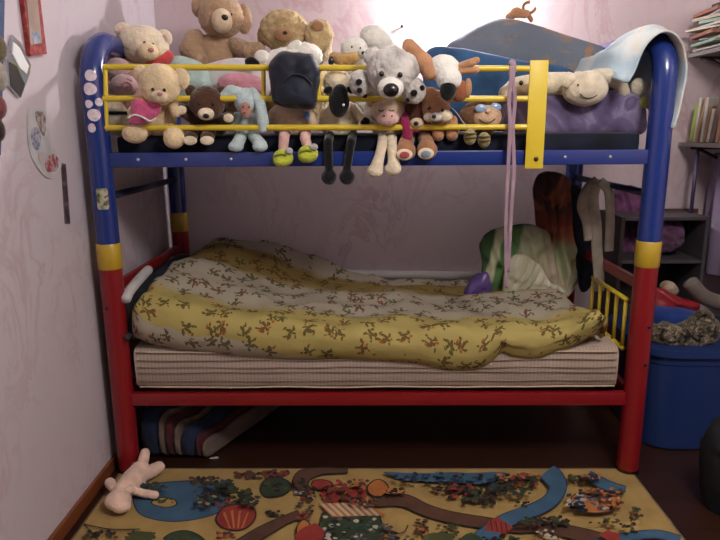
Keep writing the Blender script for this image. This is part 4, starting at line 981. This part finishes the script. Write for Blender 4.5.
# pink bunny lying on the floor
t = thing('plush_bunny', 'pale pink plush bunny lying on the floor at rug corner by left leg', 'plush bunny', at_z(130, 490, .01))
Zf = .045
hd_ = E(118, 500, 13, 13, .005, 9); h = blob('head', FSP, [hd_, E(121, 506, 10, 8, .0, 7)], 0, t, .001, zfix=Zf)
blob('ear', FSP, [Cn((113, 488, 4.5, .005), (110, 483, 5.5, .0))], 0, h, .001, zfix=Zf); blob('ear', FSP, [Cn((122, 494, 5, .01), (130, 489, 5, .015))], 0, h, .001, zfix=Zf)
blob('body', FSP, [Cn((122, 492, 10, .0), (133, 480, 12, .0), (140, 472, 11, .0))], 0, t, .001, zfix=Zf)
blob('arm', FSP, [Cn((129, 489, 4.6, .0), (142, 493, 4.4, -.01), (155, 495, 4.2, -.02))], 0, t, .001, zfix=Zf)
blob('leg', FSP, [Cn((138, 471, 6, .0), (143, 462, 5.5, .03), (145, 453, 5, .05))], 0, t, .001, zfix=Zf)
blob('leg', FSP, [Cn((144, 475, 7, .0), (152, 471, 7, .0), (159, 467, 6, .0))], 0, t, .001, zfix=Zf)

# ------------------------------------------------------------------ left wall things
def onleft(poly, off): return [at_x(x, y, LX+off) for x, y in poly]
def wall_plate(name, mat, poly, t0, t1, parent=None, smooth_=False):
    if smooth_: poly = sm(poly, 4)
    P = onleft(poly, t1); bm = bmesh.new()
    top = [bm.verts.new(p) for p in P]; bot = [bm.verts.new((LX+t0, p.y, p.z)) for p in P]
    bm.faces.new(top); bm.faces.new(bot[::-1]); n = len(P)
    for k in range(n): bm.faces.new((top[k], bot[k], bot[(k+1) % n], top[(k+1) % n]))
    return obj(name, bm, mat, parent, False)
REDF = cloth('red_frame', [(.35, '#7A2224'), (.55, '#9C3A36'), (.7, '#B05A50')], 60, .5)
t = thing('picture_frame', 'narrow red picture hanging highest on the left wall', 'picture', onleft([(38, 54)], .002)[0])
wall_plate('frame', REDF, [(20, -30), (37, -30), (47, 54), (31, 56)], .002, .016, t); wall_plate('picture', cloth('beige_picture', [(.4, '#9A8478'), (.6, '#AE9C92')], 9, .35), [(25, -20), (36, -20), (42, 43), (31, 45)], .016, .019, t)
wall_plate('vignette', cloth('blue_vignette', [(.4, '#6C88A8'), (.6, '#B0B4BC')], 30, .4), [(33, 32), (39, 32), (40.5, 43), (34, 44)], .019, .021, t)
FOIL = plain('silver_foil', '#B8BCC4', .18, .3, .8)
o = wall_plate('foil_ornament', FOIL, [(13, 35), (21, 43), (31, 65), (30, 73), (21, 98), (10, 86), (8, 60)], .002, .012, None); tag(o, 'silver foil diamond ornament on the left wall beside the red picture', 'ornament')
wall_plate('dark_half', plain('dark_foil', '#3A3436', .3, .3, .3), [(10, 62), (17, 66), (22, 78), (25, 84), (21, 97), (11, 86)], .012, .014, o)
wall_plate('painted_highlight', plain('foil_highlight_white', '#F4F6FA', .35, .6, .1), [(14, 42), (20, 48), (29, 66), (27, 74), (20, 68), (13, 54)], .012, .0145, o)  # near-white plate paints the highlight on the foil
STW = cloth('sticker_white', [(.3, '#A8A8AC'), (.7, '#C8C8CA')], 20, .4)
o = wall_plate('wavy_sticker', STW, [(29, 110), (37, 108), (46, 112), (47, 120), (49, 132), (52, 145), (60, 155), (61, 168), (52, 178), (44, 175), (35, 163), (30, 150), (28, 130)], .001, .005, None, True); tag(o, 'wavy white sticker with blue and red motifs on left wall', 'sticker')
for nm, c_, pl in (('blue_figure', '#4C6E9A', [(32, 130), (38, 128), (41, 138), (38, 150), (33, 145)]), ('red_figure', '#9A2C3A', [(46, 160), (53, 154), (59, 160), (57, 170), (49, 172), (46, 167)]), ('white_figure', '#B8B0B0', [(39, 152), (47, 155), (46, 163), (40, 162)]), ('brown_figure', '#6C5A54', [(36, 112), (44, 113), (46, 124), (44, 136), (38, 124)])):
    wall_plate(nm, cloth('fig_'+nm, [(.4, c_), (.6, '#B4A8A8')], 55, .5), pl, .005, .0065, o, True)
o = wall_plate('photo_strip', plain('strip_backing', '#6E5E60', .5), [(61.5, 163), (66, 164), (70.5, 224), (65.5, 224)], .001, .004); tag(o, 'vertical strip of small dark photos below the wavy sticker', 'photo strip')
for k in range(3):
    y = 164+k*20.5; x = 62+k*1.5; wall_plate('photo', cloth('tiny_photo', [(.4, '#2C2026'), (.6, '#4C3A42')], 60, .3), [(x, y+1), (x+3.6, y+1.5), (x+5, y+17.5), (x+1.4, y+17.5)], .004, .0055, o)
# toy organiser at the picture's left edge
t = thing('hanging_organiser', 'fabric pocket organiser with toys at the far left of the wall', 'organiser', at_x(0, 160, LX+.005))
wall_plate('backing', plain('blue_backing', '#3A5272', .7), [(-30, -12), (5, -12), (4, 40), (1, 155), (-30, 165)], .002, .010, t)
for q, c_ in (((-3, 48, 7, 14), '#5A5038'), ((-3, 76, 8, 16), '#8A8478'), ((-2, 107, 5, 12), '#6A3A3E'), ((-3, 130, 4, 12), '#3A2E26')):
    P = at_x(q[0], q[1], LX+.03); s_ = scale_at(P); b_ = bmesh.new(); r_ = bmesh.ops.create_icosphere(b_, subdivisions=3, radius=1)
    bmesh.ops.transform(b_, matrix=Matrix.Translation(P) @ Matrix.Diagonal((.022, q[2]*s_*1.6, q[3]*s_, 1)), verts=r_['verts']); obj('pocket', b_, fur('pocket'+c_[1:], c_), t)

# ------------------------------------------------------------------ right side of the room
DKW = plain('dark_wood', '#2E2422', .5); GRB = plain('grey_board', '#77706E', .6); LIL = cloth('lilac_curtain', [(.3, '#7C6A84'), (.7, '#8E7C96')], 5)
XF = 1.55
def shelf_z(px, py): return at_x(px, py, XF).z
zA, zB = shelf_z(700, 51), shelf_z(700, 143)
for z, nm, lb in ((zA, 'wall_shelf', 'upper grey wall shelf loaded with papers at right'), (zB, 'wall_shelf', 'lower grey wall shelf holding leaning books at right')):
    t = thing(nm, lb, 'shelf', (1.78, .5, z-.03), 'grey shelves on the right wall')
    obj('board', box(bmesh.new(), ((XF+RX)/2, .34, z-.010), (RX-XF-.004, 1.27, .020), bev=.002), GRB, t, False)
    for Yb in (.90, .35, -.15):
        b_ = bmesh.new(); tube(b_, [(RX-.012, Yb, z-.022), (RX-.012, Yb, z-.20)], .010, 8); tube(b_, [(RX-.02, Yb, z-.18), (XF+.06, Yb, z-.027)], .008, 8); tube(b_, [(XF+.03, Yb, z-.028), (RX-.02, Yb, z-.028)], .007, 8); obj('bracket', b_, DKW, t)
# top dark shelf
zT = shelf_z(705, 6)
o = obj('wall_shelf', box(bmesh.new(), ((XF+.08+RX)/2, .3, zT+.012), (RX-XF-.084, 1.3, .022), bev=.002), DKW, None, False); tag(o, 'dark topmost wall shelf at the right edge', 'shelf')
# paper piles and books on the shelves
rdn = random.Random(21); cols_ = ['#A6A2A0', '#8E6E50', '#7E9484', '#A89888', '#B0AEB0', '#8A5A4C', '#6E7E8E', '#B4A894']
k = 0; z = zA+.003
for i in range(14):
    th = rdn.uniform(.008, .018); Yc = rdn.uniform(.76, .82)
    b_ = bmesh.new(); box(b_, (XF+.11+rdn.uniform(-.03, .02), Yc, z+th/2), (.22, .26, th*.94), (0, 0, rdn.uniform(-.35, .35)), .001, 1)
    lbs = ['magazine', 'folder', 'notebook']; kd = lbs[i % 3]
    o = obj(kd, b_, plain('paper_'+cols_[i % 8][1:], cols_[i % 8], .6), None, False); tag(o, f'{["grey","tan","sage green","beige","white","rust","slate blue","cream"][i % 8]} {kd} in the untidy pile at the far end of upper shelf', kd, 'untidy paper pile on the upper shelf'); z += th
z = zA+.003
for i in range(9):
    th = rdn.uniform(.010, .020)
    b_ = bmesh.new(); box(b_, (XF+.12+rdn.uniform(-.03, .02), .50+rdn.uniform(-.03, .03), z+th/2), (.21, .26, th*.94), (0, 0, rdn.uniform(-.25, .25)), .001, 1)
    o = obj('magazine', b_, plain('paper_'+cols_[(i+3) % 8][1:], cols_[(i+3) % 8], .6), None, False); tag(o, f'{["beige","white","rust","slate blue","cream","grey","tan","sage green"][i % 8]} magazine in the nearer pile on upper shelf', 'magazine', 'nearer magazine pile on the upper shelf'); z += th
Yc = .93
for i in range(11):
    c_ = ['#7E8A3C', '#A49E92', '#8A6A4C', '#9C9690', '#7A5A40', '#A8A09A', '#5E4A44', '#94705A', '#8E8E92', '#A89478', '#6A6A70'][i]
    th = rdn.uniform(.018, .034); hgt = rdn.uniform(.15, .22); tl = rdn.uniform(.08, .30) if i < 7 else rdn.uniform(0, .1); Yc -= th+hgt*math.sin(tl)*.16+.004
    b_ = bmesh.new(); box(b_, (XF+.10, Yc, zB+.001+hgt/2*math.cos(tl)+th/2*math.sin(tl)), (.15, th, hgt), (tl, 0, 0), .002, 1)
    o = obj('book', b_, plain('cover_'+c_[1:], c_, .5), None, False); tag(o, f'{["olive green","pale grey","brown","light grey","dark brown","off white","brown black","terracotta","cool grey","sand","charcoal"][i]} book standing on the lower shelf', 'book', 'books leaning on the lower shelf')
# wardrobe side and open shelf unit below
o = obj('curtain', bmesh.new() if False else (lambda b: b)(bmesh.new()), LIL, None) if False else None
rows = []
for k in range(2):
    zc = (zB-.05) if k == 0 else .62
    rows.append([Vector((1.70+.022*math.sin(j*1.15), .93-j*.028, zc)) for j in range(34)])
rows = [[a.lerp(b, u) for a, b in zip(rows[0], rows[1])] for u in [i/8 for i in range(9)]]
o = grid_sheet('curtain', LIL, rows, None, .004, .003, 6, 1); tag(o, 'lilac curtain hanging below the lower shelf at right', 'curtain')
b_ = bmesh.new(); A = at_x(698, 148, 1.58); A.z = zB-.021; B = Vector((A.x, A.y, at_x(698, 236, 1.58).z)); tube(b_, [A, B], .009, 10); o = obj('rod', b_, plain('dark_violet_metal', '#3A3050', .4), None); tag(o, 'thin dark vertical rod in front of the lilac curtain', 'rod')
UB = plain('dim_brown_board', '#453E42', .6)
UX0, UX1, UY0, UY1 = 1.18, 1.60, .69, .965
t = thing('shelf_unit', 'dark open shelf unit against back wall behind right bunk post', 'shelving', ((UX0+UX1)/2, .8, 0))
zt_ = at((683), 200, UY0).z
for nm, c, s_ in (('side_panel', (UX0+.009, .826, zt_/2-.04), (.018, .28, zt_-.08)), ('side_panel', (UX1-.009, .826, zt_/2-.04), (.018, .28, zt_-.08)), ('back_panel', ((UX0+UX1)/2, .972, zt_/2-.04), (UX1-UX0, .010, zt_-.08))):
    obj(nm, box(bmesh.new(), c, s_, bev=.001), UB if nm == 'side_panel' and c[0] > 1.5 else DKW, t, False)
zs_ = at(665, 262, UY0).z
for z in (.06, .42, zs_, zt_-.09): obj('shelf_board', box(bmesh.new(), ((UX0+UX1)/2, .826, z), (UX1-UX0-.036, .27, .016), bev=.001), UB, t, False)
obj('backing_board', box(bmesh.new(), (at(677, 222, .96).x, .958, at(677, 222, .96).z), (.20, .010, .14)), plain('brown_board', '#5A3228', .6), t, False)
o = puff('folded_cloth', cloth('mauve_cloth', [(.3, '#54344E'), (.7, '#7A5272')], 9), [(652, 226), (662, 218), (676, 218), (683, 230), (680, 246), (668, 252), (652, 250)], .79, .05, None, wr=.014, ws=20, rings=14, N=96); tag(o, 'mauve pink cloth lying on the open shelf behind right post', 'cloth')
for i, (x, y, c_) in enumerate(((668, 253, '#2C3038'), (671, 258, '#3C4450'))):
    pass
o = puff('red_bag', plain('red_film', '#8A1E24', .35, .3), [(650, 300), (655, 288), (666, 290), (682, 298), (700, 304), (694, 313), (670, 312), (652, 310)], .40, .05, None, wr=.008); tag(o, 'red shiny bag lying on top of the blue tub', 'bag')
o = puff('plush_scrap', fur('brown_white_plush', '#7A5A3C', .2, 60, .7, '#B8A898'), [(660, 288), (665, 281), (674, 283), (678, 292), (668, 298)], .50, .03); tag(o, 'small brown toy peeking out behind the red bag', 'plush toy')
# blue tub with lid and clothes
t = thing('storage_tub', 'large blue plastic tub standing right of the bunk bed', 'tub', (1.42, .36, 0))
BT = plain('blue_plastic', '#1B3266', .4, .2); cx, cy = 1.385, .40
def rr(hw, hd, z, n=40, e=.45): return [Vector((cx+hw*math.copysign(abs(math.cos(a))**e, math.cos(a)), cy+hd*math.copysign(abs(math.sin(a))**e, math.sin(a)), z)) for a in [2*PI*k/n for k in range(n)]]
def loft(secs, cap=(True, True)):
    bm = bmesh.new(); R_ = [[bm.verts.new(v) for v in s] for s in secs]
    for a, b in zip(R_, R_[1:]):
        for k in range(len(a)): bm.faces.new((a[k], a[(k+1) % len(a)], b[(k+1) % len(a)], b[k]))
    if cap[0]: bm.faces.new(R_[0][::-1])
    if cap[1]: bm.faces.new(R_[-1])
    return bm
zr = .46
obj('body', loft([rr(.225, .23, .0), rr(.235, .24, .01), rr(.262, .262, zr-.07), rr(.266, .266, zr-.065), rr(.268, .268, zr)]), BT, t, True, 35)
obj('rim', loft([rr(.27, .27, zr-.03), rr(.282, .282, zr-.028), rr(.282, .282, zr+.002), rr(.27, .27, zr+.004)]), BT, t, True, 35)
o = puff('folded_garment', cloth('royal_blue_cloth', [(.3, '#182E6A'), (.7, '#24408A')], 7), [(648, 322), (652, 308), (670, 306), (695, 311), (706, 318), (700, 328), (675, 330), (655, 330)], .36, .09, None, wr=.006); tag(o, 'royal blue folded garment under the red bag on tub', 'garment')
o = puff('patterned_scarf', cloth('leopard_scarf', [(.40, '#1E1A18'), (.47, '#6E6250'), (.53, '#2A241E'), (.60, '#978A74'), (.68, '#4A4032')], 26, detail=4, dist=1.2), [(648, 332), (656, 324), (675, 325), (692, 322), (703, 314), (716, 318), (722, 332), (712, 344), (690, 350), (668, 345), (650, 341)], .24, .06, None, wr=.016, ws=24); tag(o, 'brown and beige patterned scarf heaped on the front of tub', 'scarf')
P = [at(x, y, .22) for x, y in ((686, 332), (692, 320), (702, 312), (710, 316), (712, 328), (704, 336))]
obj('fold', tube(bmesh.new(), smooth_path(P, 6), .014, 12), _m['leopard_scarf'], o)
P = [at(x, y, .42) for x, y in ((690, 282), (698, 292), (708, 299), (722, 303), (735, 305))]
o = obj('stuffed_roll', tube(bmesh.new(), smooth_path(P, 5), .034, 16), cloth('grey_beige_roll', [(.3, '#5E5450'), (.7, '#7E7068')], 8), None); tag(o, 'grey beige padded roll above the patterned scarf at right edge', 'cushion')
o = puff('dark_coat', plain('black_blue_coat', '#07080F', .9), [(705, 440), (716, 424), (740, 420), (760, 440), (765, 520), (750, 560), (716, 556), (708, 520), (703, 480)], -.25, .10, None, wr=.012); tag(o, 'dark navy coat hanging low at the right edge', 'coat')
o = puff('black_bag', FBK, [(-30, 500), (-10, 492), (4, 505), (12, 528), (14, 560), (-20, 570)], -.62, .05, None); tag(o, 'black bag on the floor at the lower left corner', 'bag')
# nail in the back wall
P = at(402, 27, BY-.012); b_ = bmesh.new(); tube(b_, [P+Vector((0, .012, 0)), P+Vector((0, -.004, .003))], .0035, 8); tube(b_, [P+Vector((0, -.004, .003)), P+Vector((0, -.006, .003))], .008, 10)
o = obj('nail', b_, DKW, None); tag(o, 'small nail in the wall above the grey bear', 'nail')

# wall lamp just above the picture
GLW, gw = newmat('lit_bulb_glass'); gw.b.inputs['Emission Color'].default_value = (1, .96, .97, 1); gw.b.inputs['Emission Strength'].default_value = 1000
P = at(463, -12, .86)
t = thing('wall_lamp', 'small wall lamp with round bulb high above the grey bear', 'lamp', P)
b_ = bmesh.new(); bmesh.ops.create_uvsphere(b_, u_segments=20, v_segments=12, radius=.032); bmesh.ops.translate(b_, vec=P, verts=b_.verts); obj('bulb', b_, GLW, t)
b_ = bmesh.new(); tube(b_, [P+Vector((0, 0, .03)), P+Vector((0, 0, .075)), P+Vector((0, .045, .09)), Vector((P.x, BY-.012, P.z+.09))], .010, 10); obj('arm', b_, plain('lamp_brass', '#8A7040', .3, 0, .8), t)
b_ = bmesh.new(); tube(b_, [Vector((P.x, BY-.014, P.z+.09)), Vector((P.x, BY, P.z+.09))], .045, 20); obj('wall_plate', b_, _m['lamp_brass'], t)
